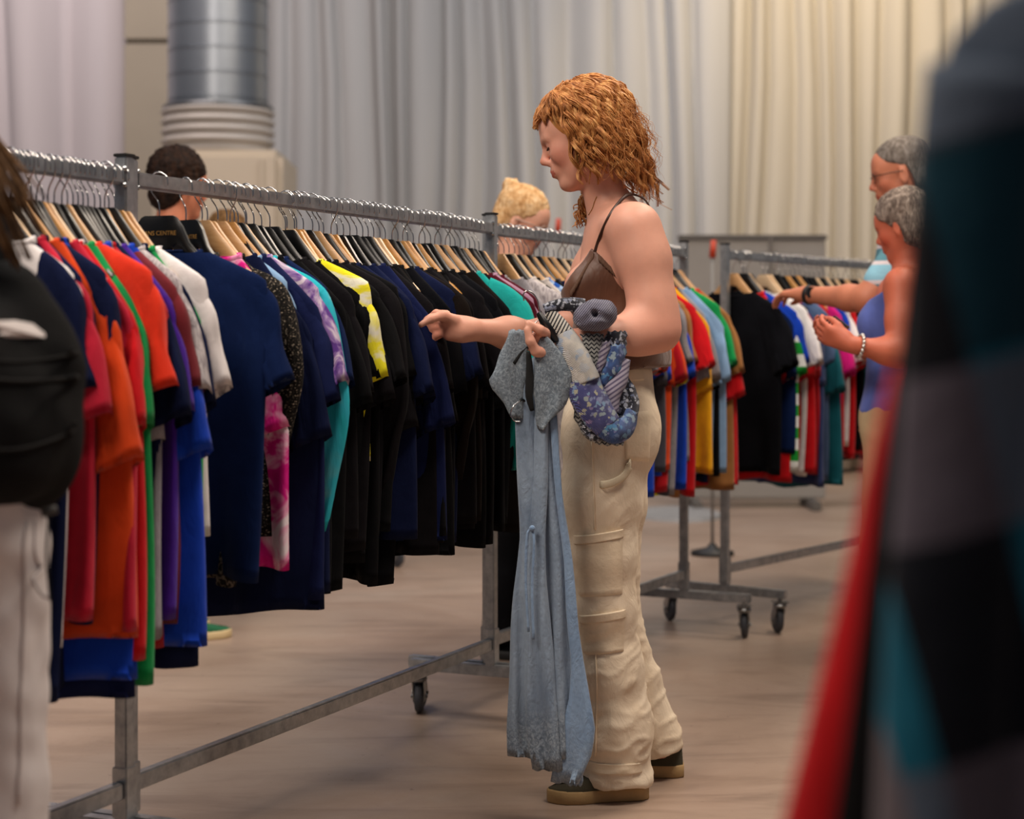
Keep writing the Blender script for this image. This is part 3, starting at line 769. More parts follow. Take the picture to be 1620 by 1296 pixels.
def head_axes(F, pitch, roll=0.0):
    """face direction F (horizontal), pitch down in radians -> forward, left, up"""
    F = Vector(F); F.z = 0; F.normalize(); L = Vector((-F.y, F.x, 0)); Z = Vector((0, 0, 1))
    f = F*math.cos(pitch)-Z*math.sin(pitch); u = F*math.sin(pitch)+Z*math.cos(pitch)
    L2 = L*math.cos(roll)+u*math.sin(roll); u2 = u*math.cos(roll)-L*math.sin(roll)
    return f, L2, u2
def add_head(fld, C, ax, sc=1.0, male=False):
    f, l, u = ax; H = lambda x, y, z: C+(f*x+l*y+u*z)*sc
    A3 = (f, l, u); E = lambda c, r, k, op='add': fld.ell(H(*c), [q*sc for q in r], k, A3, op)
    E((-0.012, 0, 0.033), (0.096, 0.074, 0.080), 0.02)
    E((0.030, 0, -0.030), (0.056, 0.056, 0.076), 0.03)
    E((0.062, 0, 0.030), (0.028, 0.050, 0.040), 0.03)                       # forehead
    for s in (-1, 1):
        fld.cone(H(-0.004, s*0.052, -0.048), H(0.056, s*0.014, -0.098), 0.017*sc, 0.015*sc, 0.025)   # jaw
        E((0.056, s*0.036, -0.026), (0.026, 0.022, 0.026), 0.02)            # cheek
        E((0.092, s*0.032, -0.004), (0.016, 0.017, 0.012), 0.016, 'sub')    # socket
        E((0.0715, s*0.0315, -0.004), (0.0135, 0.0145, 0.0125), 0.003)      # lid over the eye
        fld.cone(H(0.087, s*0.012, 0.013), H(0.074, s*0.045, 0.014), 0.0075*sc, 0.006*sc, 0.014)     # brow ridge
        E((-0.004, s*0.0745, -0.018), (0.018, 0.007, 0.031), 0.006)         # ear
        E((-0.002, s*0.0805, -0.016), (0.008, 0.005, 0.016), 0.006, 'sub')
        E((0.096, s*0.0105, -0.0375), (0.0095, 0.0065, 0.0075), 0.006)      # nostril wing
    E((0.068, 0, -0.101), (0.020, 0.020, 0.017), 0.022)                     # chin
    fld.cone(H(0.086, 0, 0.010), H(0.1045, 0, -0.026), 0.0065*sc, 0.0085*sc, 0.014)
    E((0.1055, 0, -0.031), (0.0105, 0.0095, 0.0085), 0.008)                 # nose tip
    E((0.080, 0, -0.062), (0.016, 0.026, 0.020), 0.016)                     # mouth mound
    for s in (-1, 1):
        fld.cone(H(0.0955, s*0.004, -0.0605), H(0.083, s*0.021, -0.0655), 0.0048*sc, 0.0025*sc, 0.005)
        fld.cone(H(0.0940, s*0.003, -0.0715), H(0.083, s*0.019, -0.0665), 0.0056*sc, 0.0025*sc, 0.005)
    fld.cone(H(0.101, -0.018, -0.0665), H(0.101, 0.018, -0.0665), 0.0016*sc, 0.0016*sc, 0.003, 'sub')
    return H
def skin_mat(name, c, red='#c86a55'):
    if name in MATS: return MATS[name]
    nb = NB(name); v = nb.coord()
    at_ = nb.n('ShaderNodeAttribute', attribute_name='tint')
    cc = lin(c); mott = nb.ramp(nb.noise(v, 22, 4), [(0.35, tuple(x*0.93 for x in cc[:3])), (0.65, cc[:3])])
    col = nb.mix(1.0, mott, at_.outputs['Color'], 'MULTIPLY')
    nrm = nb.bump(nb.noise(v, 300, 2), 0.08, 0.001)
    MATS[name] = nb.set(col, 0.5, 0, nrm, 0.35, Subsurface_Weight=0.12, Subsurface_Radius=(0.012, 0.005, 0.003), Subsurface_Scale=0.5)
    return MATS[name]
def face_tint(C, ax, sc=1.0, extra=()):
    f, l, u = [np.array(v) for v in ax]; C = np.array(C)
    def fn(W):
        q = (W-C)/sc; x, y, z = q @ f, q @ l, q @ u
        T = np.ones((len(W), 3))
        lips = (np.abs(y) < 0.022) & (z < -0.0570+0.004*np.cos(y*140)) & (z > -0.0775+np.abs(y)*0.35) & (x > 0.078)
        T[lips] = (0.80, 0.45, 0.45)
        def blob(cx, cy, cz, r, col, a=0.5):
            w = np.exp(-((x-cx)**2+(y-cy)**2+(z-cz)**2)/(r*r))[:, None]*a
            return T*(1-w)+T*np.array(col)*w
        for s in (-1, 1): T = blob(0.06, s*0.05, -0.035, 0.03, (1.05, 0.72, 0.70), 0.5)
        T = blob(0.108, 0, -0.033, 0.016, (1.05, 0.70, 0.66), 0.7)
        for p, r, col, a in extra:
            w = np.exp(-((W-np.array(p))**2).sum(1)/(r*r))[:, None]*a; T = T*(1-w)+T*np.array(col)*w
        return T
    return fn
def hair_mat(name, a, b, c):
    if name in MATS: return MATS[name]
    nb = NB(name); v = nb.coord()
    f = nb.noise(nb.coord(scale=(1, 1, 0.4)), 60, 3, 0.6, 0.5)
    col = nb.ramp(f, [(0.3, a), (0.5, b), (0.72, c)])
    nrm = nb.bump(nb.noise(nb.coord(scale=(3, 3, 0.3)), 160, 2), 0.35, 0.002)
    MATS[name] = nb.set(col, 0.52 if 'ginger' in name else 0.75, 0, nrm, 0.35 if 'ginger' in name else 0.15); return MATS[name]
def local(parent, pts): return [Vector(p)-parent.location for p in pts]

def shoe(parent, heel, toe, up_m, sole_m, L=0.25, stripe=None):
    """low trainer on a thick rubber sole between heel and toe on the floor"""
    h, t = Vector(heel), Vector(toe); d = (t-h); d.z = 0; d.normalize(); s = Vector((-d.y, d.x, 0))
    def outline(k): # half width along the foot
        return lerp_table([(0, 0.018), (0.05, 0.031), (0.2, 0.034), (0.45, 0.033), (0.7, 0.045), (0.86, 0.040), (0.96, 0.024), (1, 0.008)], k)[0]
    def build(levels, name, m, q):
        loops = []
        for z, ins, l0, l1 in levels:
            lp = []
            ks = [i/13 for i in range(14)]
            for k in ks: lp.append(h+d*(L*(l0+(l1-l0)*k))+s*(outline(k)-ins)+Vector((0, 0, z if not callable(z) else z(k))))
            for k in reversed(ks): lp.append(h+d*(L*(l0+(l1-l0)*k))-s*(outline(k)-ins)+Vector((0, 0, z if not callable(z) else z(k))))
            loops.append([p-parent.location for p in lp])
        V, F = loft(loops); n = len(loops[0])
        F.append(tuple(range(n-1, -1, -1))); F.append(tuple(range((len(loops)-1)*n, len(loops)*n)))
        o = obj(name, mesh_np(name, V, F), m, q); return o
    up = lambda base, hi: (lambda k: base+hi*max(0.25, 1-1.05*max(0, k-0.25)))
    sh = build([(0.018, 0.002, 0.01, 0.99), (0.034, 0.002, 0.01, 0.985), (up(0.03, 0.022), 0.004, 0.015, 0.97), (up(0.03, 0.045), 0.010, 0.02, 0.93), (up(0.03, 0.058), 0.018, 0.03, 0.85)], 'shoe', up_m, parent)
    so = build([(0.0, 0.002, 0.005, 0.995), (0.004, -0.001, 0, 1), (0.028, 0.0, 0, 1), (0.032, 0.003, 0.004, 0.996)], 'sole', sole_m, sh)
    if stripe:
        for k in (0.36, 0.46, 0.56):
            V, F = [], []
            for side in (-1, 1):
                p0 = h+d*(L*k)+s*(side*(outline(k)-0.001)); p1 = h+d*(L*(k-0.10))+s*(side*(outline(k-0.1)-0.010)); 
                q = [p0+Vector((0, 0, 0.034)), p0+d*0.012+Vector((0, 0, 0.034)), p1+d*0.012+Vector((0, 0, 0.075)), p1+Vector((0, 0, 0.075))]
                b0 = len(V); V += [p+s*(side*0.004)-parent.location for p in q]+[p-s*(side*0.006)-parent.location for p in q]
                F += [tuple(b0+i for i in f_) for f_ in ((0, 1, 2, 3), (4, 7, 6, 5), (0, 4, 5, 1), (1, 5, 6, 2), (2, 6, 7, 3), (3, 7, 4, 0))]
            obj('stripe', mesh_np('stripe', V, F, False), stripe, sh)
    return sh

# ------------------------------------------------------------------ the red-haired woman
WY = 4.33
wo = thing('person', 'red-haired person in brown camisole and beige cargo trousers, reaching into the middle rack', 'person', (P(975, 1240, 4.30).x, 4.30, 0))
HC = P(919, 214, 4.30); HAX = head_axes((-0.985, 0.17, 0), math.radians(19))
b1 = Field(axis((-0.28, 0.52, 0.0042)), axis((3.935, 4.72, 0.0042)), axis((0.05, 0.93, 0.012), (0.93, 1.01, 0.006), (1.01, 1.18, 0.0032), (1.18, 1.42, 0.006), (1.42, 1.78, 0.0032)))
SL, EL, WL = P(1006, 366, 4.165), P(1042, 524, 4.13), P(893, 543, 4.07)
SR, ER, WR = P(962, 372, 4.49), P(897, 536, 4.47), P(741, 521, 4.232)
fw = Vector((-0.985, 0.17, 0)); lf = Vector((-0.17, -0.985, 0)); TA = (fw, lf, Vector((0, 0, 1)))
chest, waist, pelv = P(976, 425, 4.33), P(975, 545, 4.33), P(968, 655, 4.33)
b1.ell(chest, (0.090, 0.136, 0.165), 0.04, TA)
b1.ell(P(985, 368, 4.33), (0.060, 0.150, 0.060), 0.05, TA)           # upper back and collarbones
b1.ell(waist, (0.088, 0.118, 0.12), 0.06, TA)
b1.ell(pelv, (0.095, 0.140, 0.105), 0.04, TA)
for c in (P(925, 456, 4.25), P(927, 453, 4.395)): b1.ell(c, (0.050, 0.054, 0.056), 0.035, TA)
b1.chain([P(946, 262, 4.305), P(962, 318, 4.32), P(976, 355, 4.33)], [0.049, 0.044, 0.056], 0.03)
b1.cone(P(934, 282, 4.31), P(958, 345, 4.31), 0.022, 0.026, 0.03)
for S in (SL, SR):
    b1.cone(P(974, 338, 4.33), S+Vector((-0.004, 0, 0.012)), 0.036, 0.046, 0.04)
b1.cone(P(950, 356, 4.30), P(966, 356, 4.19), 0.010, 0.012, 0.02)       # collarbone
add_head(b1, HC, HAX)
b1.chain([SL, SL.lerp(EL, 0.30)+Vector((0.006, 0, 0)), SL.lerp(EL, 0.75), EL], [0.051, 0.050, 0.044, 0.040], 0.06)
b1.chain([EL, EL.lerp(WL, 0.25), EL.lerp(WL, 0.6), WL], [0.041, 0.041, 0.034, 0.025], 0.045)
b1.chain([SR, SR.lerp(ER, 0.35), ER], [0.055, 0.050, 0.041], 0.035)
b1.chain([ER, ER.lerp(WR, 0.22), ER.lerp(WR, 0.6), WR], [0.041, 0.041, 0.034, 0.0255], 0.04)
# right hand pinches a sleeve: thumb on the near side, fingers behind the cloth
RY = 4.215
b1.cone(WR, P(722, 516, RY+0.008), 0.0255, 0.024, 0.02); b1.cone(P(728, 520, RY+0.01), P(704, 508, RY-0.004), 0.024, 0.017, 0.02)
b1.cone(P(728, 528, RY+0.006), P(710, 530, RY+0.004), 0.018, 0.014, 0.018)                                                  # heel of the hand
b1.chain([P(718, 506, RY-0.014), P(700, 499, RY-0.032), P(682, 504, RY-0.046), P(666, 514, RY-0.052)], [0.0135, 0.0115, 0.0098, 0.0076], 0.010)   # thumb over the sleeve
for q_ in ([(706, 497, 0.0), (690, 496, 0.02), (676, 506, 0.034), (666, 516, 0.04)], [(702, 506, 0.006), (684, 506, 0.026), (672, 518, 0.040), (668, 530, 0.044)],
           [(702, 516, 0.010), (686, 518, 0.030), (676, 530, 0.042), (674, 540, 0.044)], [(706, 526, 0.010), (692, 530, 0.026), (684, 539, 0.036), (684, 547, 0.036)]):
    b1.chain([P(x, y, RY+dy) for x, y, dy in q_], [0.0105, 0.0095, 0.0088, 0.0072], 0.006)
# left hand closes round the hanger necks
b1.cone(WL, P(874, 543, 4.05), 0.026, 0.026, 0.03); b1.cone(P(874, 545, 4.05), P(857, 543, 4.022), 0.024, 0.020, 0.02)
for pts_, rs_ in (([(872, 531, 4.03), (854, 522, 3.985), (836, 512, 3.978)], [0.0120, 0.0110, 0.0086]),              # index along the hanger
                  ([(864, 560, 4.02), (848, 556, 3.988), (839, 540, 3.976), (834, 522, 3.974)], [0.0140, 0.0122, 0.0108, 0.0085]),   # thumb
                  ([(866, 538, 4.03), (848, 532, 4.004), (841, 537, 4.004), (848, 546, 4.016)], [0.0105, 0.0100, 0.0095, 0.0085]),
                  ([(868, 548, 4.04), (852, 546, 4.022), (845, 550, 4.018), (852, 556, 4.026)], [0.0100, 0.0095, 0.0090, 0.0080]),
                  ([(872, 557, 4.05), (858, 556, 4.036), (853, 559, 4.030), (860, 561, 4.036)], [0.0092, 0.0085, 0.0080, 0.0072])):
    b1.chain([P(*q) for q in pts_], rs_, 0.006)
HIPL, HIPR = P(955, 690, 4.245), P(972, 690, 4.425)
KNL, KNR = P(950, 930, 4.25), P(968, 925, 4.45); ANL, ANR = P(976, 1205, 4.265), P(1040, 1180, 4.46)
for h_, k_, a_ in ((HIPL, KNL, ANL), (HIPR, KNR, ANR)): b1.chain([h_, k_, a_], [0.068, 0.050, 0.036], 0.05)
SKIN = skin_mat('fair_skin', '#d99f88')
sdf_obj('body', b1, SKIN, wo, 2, tint=face_tint(HC, HAX, 1, ((EL, 0.06, (1.05, 0.80, 0.76), 0.6), (WL+Vector((-0.07, 0, 0)), 0.06, (1.05, 0.72, 0.66), 0.6), (WR+Vector((-0.08, 0, 0)), 0.05, (1.05, 0.74, 0.68), 0.6))))
del b1
Hh = lambda x, y, z: HC+HAX[0]*x+HAX[1]*y+HAX[2]*z
brow_m = plain('brow_hair', '#7a4526', 0.7); lash_m = plain('lash', '#2a1812', 0.6)
for s in (-1, 1):
    tube('eyebrow', local(wo, spline([Hh(0.0945, s*0.012, 0.016), Hh(0.090, s*0.028, 0.0215), Hh(0.078, s*0.046, 0.015)], 10)), [0.0012, 0.002, 0.0026, 0.0028, 0.0028, 0.0026, 0.0024, 0.002, 0.0016, 0.001, 0.0006], brow_m, wo, 6, 0.5)
    tube('eyelashes', local(wo, spline([Hh(0.0795, s*0.020, -0.008), Hh(0.0868, s*0.031, -0.0115), Hh(0.0800, s*0.044, -0.008)], 10)), 0.0016, lash_m, wo, 5)
# hoop earring and thin necklace
gold = plain('gold', '#c9a35a', 0.25, 1.0)
er = Hh(-0.002, 0.079, -0.050)
V, F = tube_data([er+Vector((0.016*math.sin(a), 0.003*math.sin(a), -0.018+0.018*math.cos(a)))-wo.location for a in [2*PI*k/28 for k in range(29)]], 0.0013, 6)
obj('hoop_earring', mesh_np('hoop_earring', V, F), gold, wo)

# camisole
c1 = Field(axis((0.05, 0.45, 0.005)), axis((4.1, 4.58, 0.005)), axis((0.98, 1.40, 0.005)))
g = 0.006
c1.ell(chest, (0.090+g, 0.136+g, 0.165+g), 0.04, TA)
c1.ell(P(990, 560, 4.33), (0.108, 0.135, 0.15), 0.08, TA)
c1.ell(waist, (0.090+g, 0.121+g, 0.13), 0.06, TA)
for c in (P(925, 456, 4.25), P(927, 453, 4.395)): c1.ell(c, (0.052+g, 0.055+g, 0.057+g), 0.04, TA)
c1.plane(P(990, 583, 4.33), (0.06, 0, -1))
xx = c1.xs[:, None, None]-chest.x; yy = c1.ys[None, :, None]-chest.y; zz = c1.zs[None, None, :]
lat = np.abs(xx*lf.x+yy*lf.y); fd = xx*fw.x+yy*fw.y
zV = 1.212+(1.326-1.212)*np.minimum(lat/0.078, 1.0)           # V neck at the front, an apex under each strap
zS = 1.322-0.85*np.maximum(0.047-fd, 0)                       # falls away to the armpit
zF = 1.326-1.45*np.maximum(fd-0.047, 0)
zc = np.minimum(np.minimum(zV, zF), np.maximum(zS, 1.246)).astype(np.float32)
c1.f = np.maximum(c1.f, (zz-zc)*0.8)
SATIN = NB('brown_satin'); _v = SATIN.coord()
_c = SATIN.ramp(SATIN.noise(_v, 9, 3), [(0.3, '#4a2c1c'), (0.7, '#6d4630')])
SATIN = SATIN.set(_c, 0.48, 0, SATIN.bump(SATIN.noise(SATIN.coord(scale=(1, 1, 0.5)), 14, 3, 0.6, 0.7), 0.5, 0.012), 0.4, 0.3)
cami = sdf_obj('camisole', c1, SATIN, wo, 2, lambda p: 0.004*noise.noise(p*18)); del c1
cv = bvh_of(cami); bodyv = bvh_of([o for o in wo.children if o.name.startswith('body')][0])
LO = wo.location
def drape(tree, pts, off, ray=(0, 1, 0), back=1.0):
    """push points of the near side onto a surface along ray, in the thing's local frame"""
    out = []; r = Vector(ray).normalized()
    for p in pts:
        q = Vector(p)-LO; hit = tree.ray_cast(q-r*back, r)
        out.append((hit[0]-r*off) if hit[0] is not None else q)
    return out
strap_m = plain('strap_satin', '#3a2318', 0.5)
# near strap runs over the shoulder, front to back
sp = [P(944, 398, 4.10), P(952, 372, 4.1), P(963, 345, 4.1), P(978, 322, 4.1)]
fr = drape(bodyv, spline(sp, 12), 0.003)
top_ = [P(990, 310, 4.20)-LO, P(1003, 308, 4.235)-LO, P(1022, 318, 4.25)-LO, P(1035, 350, 4.25)-LO, P(1043, 400, 4.26)-LO, P(1045, 440, 4.27)-LO]
tube('shoulder_strap', spline(fr[::3]+top_, 40), 0.0042, strap_m, wo, 6, 0.45)
tube('shoulder_strap', local(wo, spline([P(921, 392, 4.40), P(930, 365, 4.42), P(950, 338, 4.44), P(975, 322, 4.44), P(1000, 345, 4.43), P(1015, 420, 4.42)], 24)), 0.004, strap_m, wo, 6, 0.45)
# lace edging along neckline and hem
lace_m = plain('brown_lace', '#5a3e2c', 0.8, 0, 0.8, 300)
def lace(name, pts, n=46):
    cs = drape(cv, spline(pts, n), 0.002); V, F = [], []
    for i, p in enumerate(cs):
        sc_ = 0.010+0.004*abs(math.sin(i*0.9))
        V += [p+Vector((0, -0.001, 0.004)), p+Vector((0, -0.004, -sc_*0.5)), p+Vector((0.001, -0.003, -sc_))]
    for i in range(n):
        for k in range(2): F.append((i*3+k, i*3+k+1, i*3+k+4, i*3+k+3))
    o = obj(name, mesh_np(name, V, F), lace_m, wo); m = o.modifiers.new('t', 'SOLIDIFY'); m.thickness = 0.0025; return o
lace('lace_trim', [P(904, 462, 4.1), P(916, 442, 4.1), P(930, 419, 4.1), P(942, 399, 4.1)], 30)
lace('lace_trim', [P(949, 402, 4.1), P(960, 413, 4.1), P(972, 424, 4.1), P(982, 433, 4.1)], 26)
tube('necklace', drape(bodyv, spline([P(953, 296, 4.0), P(949, 306, 4.0), P(946, 316, 4.0), P(940, 326, 4.0)], 14), 0.001), 0.0012, gold, wo, 5)

# cargo trousers
t1 = Field(axis((0.0, 0.5, 0.0055)), axis((4.05, 4.65, 0.0055)), axis((0.02, 1.08, 0.0065)))
t1.ell(P(966, 665, 4.335), (0.116, 0.170, 0.125), 0.05, TA)
t1.ell(P(975, 590, 4.335), (0.086, 0.132, 0.085), 0.05, TA)
t1.ell(P(995, 690, 4.26), (0.072, 0.082, 0.095), 0.05, TA); t1.ell(P(998, 690, 4.42), (0.070, 0.080, 0.095), 0.05, TA)
t1.chain([P(955, 700, 4.25), P(951, 790, 4.25), P(953, 880, 4.25), P(956, 960, 4.25), P(966, 1060, 4.255), P(975, 1150, 4.262), P(977, 1270, 4.265)],
         [0.096, 0.090, 0.073, 0.068, 0.070, 0.076, 0.086], 0.05)
t1.chain([P(970, 700, 4.43), P(968, 800, 4.43), P(965, 900, 4.445), P(972, 980, 4.455), P(1000, 1080, 4.46), P(1030, 1170, 4.465), P(1046, 1240, 4.468)],
         [0.092, 0.084, 0.070, 0.066, 0.068, 0.072, 0.080], 0.02)
t1.plane(P(975, 578, 4.33), (0.05, 0, 1))
# flat hems
s_ = t1.zs[None, None, :]; X_ = t1.xs[:, None, None]; Y_ = t1.ys[None, :, None]
hem = np.where(Y_ < 4.352, 0.038-0.10*(X_-0.25)*0, 0.052+0.22*(X_-0.33)).astype(np.float32)
t1.f = np.maximum(t1.f, hem-s_)
def trouser_wr(p):
    z = p.z; k = min(1, max(0.15, (1.0-z)*1.6))
    w1 = noise.noise(Vector((p.x*16, p.y*16, z*9)))*0.006*k
    w2 = 1-abs(noise.noise(Vector((p.x*10+p.z*14, p.y*8, z*20-p.x*14))))*2.4
    low = max(0.25, min(1, (0.62-z)*3))
    return w1+0.0050*k*low*max(0, w2)**2+noise.noise(p*40)*0.0012
def trouser_mat():
    nb = NB('beige_canvas'); v = nb.coord()
    c = nb.ramp(nb.noise(v, 8, 4), [(0.3, '#d4c0a6'), (0.7, '#e6d6be')])
    n1 = nb.bump(nb.noise(nb.coord(scale=(1, 1, 0.6)), 22, 5, 0.6, 0.9), 0.45, 0.010)
    return nb.set(c, 0.9, 0, nb.bump(nb.noise(v, 500, 1), 0.2, 0.001, n1), 0.15)
CAN = trouser_mat()
tr = sdf_obj('cargo_trousers', t1, CAN, wo, 2, trouser_wr); del t1
tv = bvh_of(tr)
def patch(name, quad, mat, off=0.006, nu=14, nv=16, tree=None, parent=None):
    """sewn-on piece: quad of photo pixels, laid on the near side of the cloth with a real edge"""
    a, b, c, d = [P(x, y, 4.1) for x, y in quad]; tree = tree or tv
    V, F = [], []
    pts = []
    for j in range(nv+1):
        for i in range(nu+1):
            u, v = i/nu, j/nv; pts.append(a.lerp(b, u).lerp(d.lerp(c, u), v))
    cs = drape(tree, pts, 0.0); n = nu+1
    for j in range(nv+1):
        for i in range(n):
            e = 0 if i in (0, nu) or j in (0, nv) else 1
            V.append(cs[j*n+i]-Vector((0, off if e else -0.003, 0)))
    for j in range(nv):
        for i in range(nu): F.append((j*n+i, (j+1)*n+i, (j+1)*n+i+1, j*n+i+1))
    return obj(name, mesh_np(name, V, F), mat, parent or tr)
for o_ in (tr,): pass
def tp(name, quad, off=0.006, mat=None):
    return patch(name, quad, mat or CAN, off, parent=tr)
CAN2 = plain('beige_canvas_stitched', '#dac7ac', 0.9, 0, 0.5, 120, 0.15, 0.12, 14)
tp('cargo_pocket', [(910, 862), (990, 846), (990, 950), (916, 956)], 0.007, CAN2)
tp('pocket_hem', [(908, 855), (991, 842), (991, 856), (909, 870)], 0.010, CAN2)
tp('cargo_pocket', [(918, 992), (994, 980), (992, 1042), (925, 1050)], 0.007, CAN2)
tp('pocket_hem', [(917, 984), (995, 972), (995, 986), (918, 998)], 0.010, CAN2)
tp('back_pocket', [(988, 655), (1036, 650), (1034, 738), (990, 732)], 0.006, CAN2)
tp('waistband', [(985, 582), (1026, 582), (1028, 604), (985, 606)], 0.006, CAN2)
tp('hem_band', [(930, 1222), (1022, 1222), (1024, 1240), (930, 1240)], 0.005, CAN2)
tube('side_seam', drape(tv, spline([P(941, 705, 4), P(944, 790, 4), P(946, 850, 4)], 20), 0.002), 0.0022, CAN2, tr, 6)
tube('side_seam', drape(tv, spline([P(948, 1050, 4), P(950, 1140, 4), P(948, 1228, 4)], 20), 0.002), 0.0022, CAN2, tr, 6)
# hammer loop
lp_ = drape(tv, spline([P(1005, 738, 4), P(995, 760, 4), P(975, 772, 4), P(955, 776, 4)], 16), 0.012)
lp_[0] += Vector((0, 0.01, 0)); lp_[-1] += Vector((0, 0.012, 0))
tube('hammer_loop', lp_, 0.009, plain('cream_tape', '#cfc0a4', 0.9, 0, 0.3, 150), tr, 8, 0.3, (0, 0, 1))
olive = plain('olive_suede', '#3b3524', 0.9, 0, 0.3, 200); crepe = plain('tan_rubber_sole', '#a98a5e', 0.7, 0, 0.3, 80, 0.3, 0.1, 20)
shoe(wo, P(1024, 1257, 4.265)*1+Vector((0, 0, -P(1024, 1257, 4.265).z)), P(890, 1257, 4.23)+Vector((0, 0, -P(890, 1257, 4.23).z)), olive, crepe, 0.245)
shoe(wo, P(1082, 1225, 4.475)+Vector((0, 0, -P(1082, 1225, 4.475).z)), P(960, 1225, 4.49)+Vector((0, 0, -P(960, 1225, 4.49).z)), olive, crepe, 0.245)

# hair: a close cap and several hundred wavy locks
HAIR = hair_mat('ginger_hair', '#7f4a22', '#b87840', '#e0ab6a')
hr = random.Random(12)
cap = Field(axis((0.02, 0.40, 0.005)), axis((4.15, 4.48, 0.005)), axis((1.42, 1.76, 0.005)))
f_, l_, u_ = HAX; H = Hh
cap.ell(H(-0.022, 0, 0.040), (0.104, 0.084, 0.090), 0.02, HAX)
cap.ell(H(-0.055, 0, -0.01), (0.062, 0.076, 0.075), 0.04, HAX)
cap.ell(H(0.095, 0.0, -0.035), (0.075, 0.10, 0.085), 0.015, HAX, 'sub')
parts = []
def lock(pts, r, wav, wl, ph, flat=0.55):
    pts = spline(pts, 22); n = len(pts); out = []
    L = 0
    for i, (p, u, v) in enumerate(frames(pts)):
        if i: L += (pts[i]-pts[i-1]).length
        t = i/(n-1); a = wav*min(1, t*1.8)
        out.append(p+u*(a*math.sin(L*2*PI/wl+ph))+v*(a*math.cos(L*2*PI/wl+ph)))
    rad = [r*(0.45+0.55*min(1, 4*i/n))*(1-0.85*max(0, (i/n-0.55)/0.45)**1.5) for i in range(n)]
    V, F = tube_data([p-wo.location for p in out], rad, 5, flat)
    parts.append((V, F))
def scalp(phi, th, k=1.0):
    """phi round the head from the face (0) over the left side (90) to the back (180); th from the crown"""
    return H(-0.018+0.100*k*math.sin(th)*math.cos(phi), 0.080*k*math.sin(th)*math.sin(phi), 0.036+0.088*k*math.cos(th))
def clump(guide, n, rad, r, wav, wl, ph, tip=0.35):
    """a wavy lock: strands that share one wave and draw together at the tip"""
    g = spline(guide, 26); fr_ = frames(g); L = 0; cen = []
    for i, (p, u, v) in enumerate(fr_):
        if i: L += (g[i]-g[i-1]).length
        t = i/26; a = wav*min(1, 0.25+t*1.4)*(1.0 if t > 0.15 else t/0.15)
        cen.append((p+u*(a*math.sin(L*2*PI/wl+ph))+v*(a*0.8*math.cos(L*2*PI/wl+ph)), u, v, t))
    for q in range(n):
        an = hr.uniform(0, 2*PI); rr = rad*math.sqrt(hr.random()); sh = hr.uniform(-0.6, 0.6); e = hr.uniform(0.8, 1.0)
        pts = []
        for i, (p, u, v, t) in enumerate(cen):
            if t > e: break
            k = rr*(1-(1-tip)*t)*(0.5+0.5*min(1, t*5))
            aa = an+sh*t*3; pts.append(p+u*(k*math.cos(aa))+v*(k*math.sin(aa)*0.7)-wo.location)
        m = len(pts); rd = [r*(0.5+0.5*min(1, 4*i/m))*(1-0.8*max(0, (i/m-0.6)/0.4)**1.4) for i in range(m)]
        parts.append(tube_data(pts, rd, 4, 0.6))
for i in range(150):                                             # long hair, sides and back
    phi = (66+228*((i*0.618034) % 1))*PI/180; sd = 1 if phi < PI else -1
    side = abs(math.sin(phi)); k = hr.uniform(1.04, 1.20)
    th0 = hr.uniform(0.05, 0.75)
    p0 = scalp(phi-sd*0.45*side, th0, 1.03); p1 = scalp(phi-sd*0.05, max(th0+0.3, 0.85), 1.06+(k-1)*0.4); p2 = scalp(phi+sd*0.10*side, 1.45, k)
    back = max(0, -math.cos(phi))                                # longer towards the back
    drop = hr.uniform(0.12, 0.195)+0.12*back*hr.uniform(0.4, 1)
    out = (p2-H(-0.02, 0, 0.03)); out.z = 0; out.normalize()
    bk = Vector((0.85, 0.0, 0))
    p3 = p2+Vector((0, 0, -drop*0.5))+out*hr.uniform(0, 0.012)+bk*drop*0.16
    p4 = p2+Vector((0, 0, -drop))+out*hr.uniform(-0.012, 0.016)+bk*drop*hr.uniform(0.22, 0.48)
    clump([p0, p1, p2, p3, p4], 24, hr.uniform(0.009, 0.015), hr.uniform(0.0011, 0.0021), hr.uniform(0.006, 0.012), hr.uniform(0.07, 0.10), hr.uniform(0, 6.28))
for i in range(64):                                              # crown down to the hairline
    phi = (-180+360*((i*0.618034) % 1))*PI/180
    if abs(phi) < 1.0: continue
    clump([scalp(phi, 0.15, 1.04), scalp(phi, 0.6, 1.07), scalp(phi, 1.05, 1.10), scalp(phi, 1.5, 1.12)], 26, 0.014, 0.0017, 0.004, 0.10, hr.uniform(0, 6), 0.8)
for i in range(60):                                              # fringe curling over the forehead
    phi = (-84+168*((i*0.618034) % 1))*PI/180; e = hr.uniform(1.0, 1.28)
    p2 = scalp(phi, e-0.12, 1.12); p3 = scalp(phi*1.08, e+0.14, hr.uniform(1.10, 1.24))
    p4 = p3-HAX[2]*hr.uniform(0.002, 0.026)+HAX[0]*hr.uniform(-0.006, 0.010)
    clump([scalp(phi, hr.uniform(0.1, 0.4), 1.04), scalp(phi, 0.75, 1.08), p2, p3, p4], 16, hr.uniform(0.006, 0.011), hr.uniform(0.0009, 0.0016), hr.uniform(0.003, 0.006), hr.uniform(0.05, 0.07), hr.uniform(0, 6))
for i in range(60):                                              # curls on the far shoulder, seen under the chin
    p = Vector(P(hr.uniform(925, 942), hr.uniform(268, 290), hr.uniform(4.37, 4.42)))
    q = Vector(P(hr.uniform(908, 930), hr.uniform(330, 362), hr.uniform(4.38, 4.42)))
    lock([p, p.lerp(q, 0.5)+Vector((0.006, 0, 0)), q], hr.uniform(0.003, 0.005), hr.uniform(0.006, 0.010), 0.045, hr.uniform(0, 6))
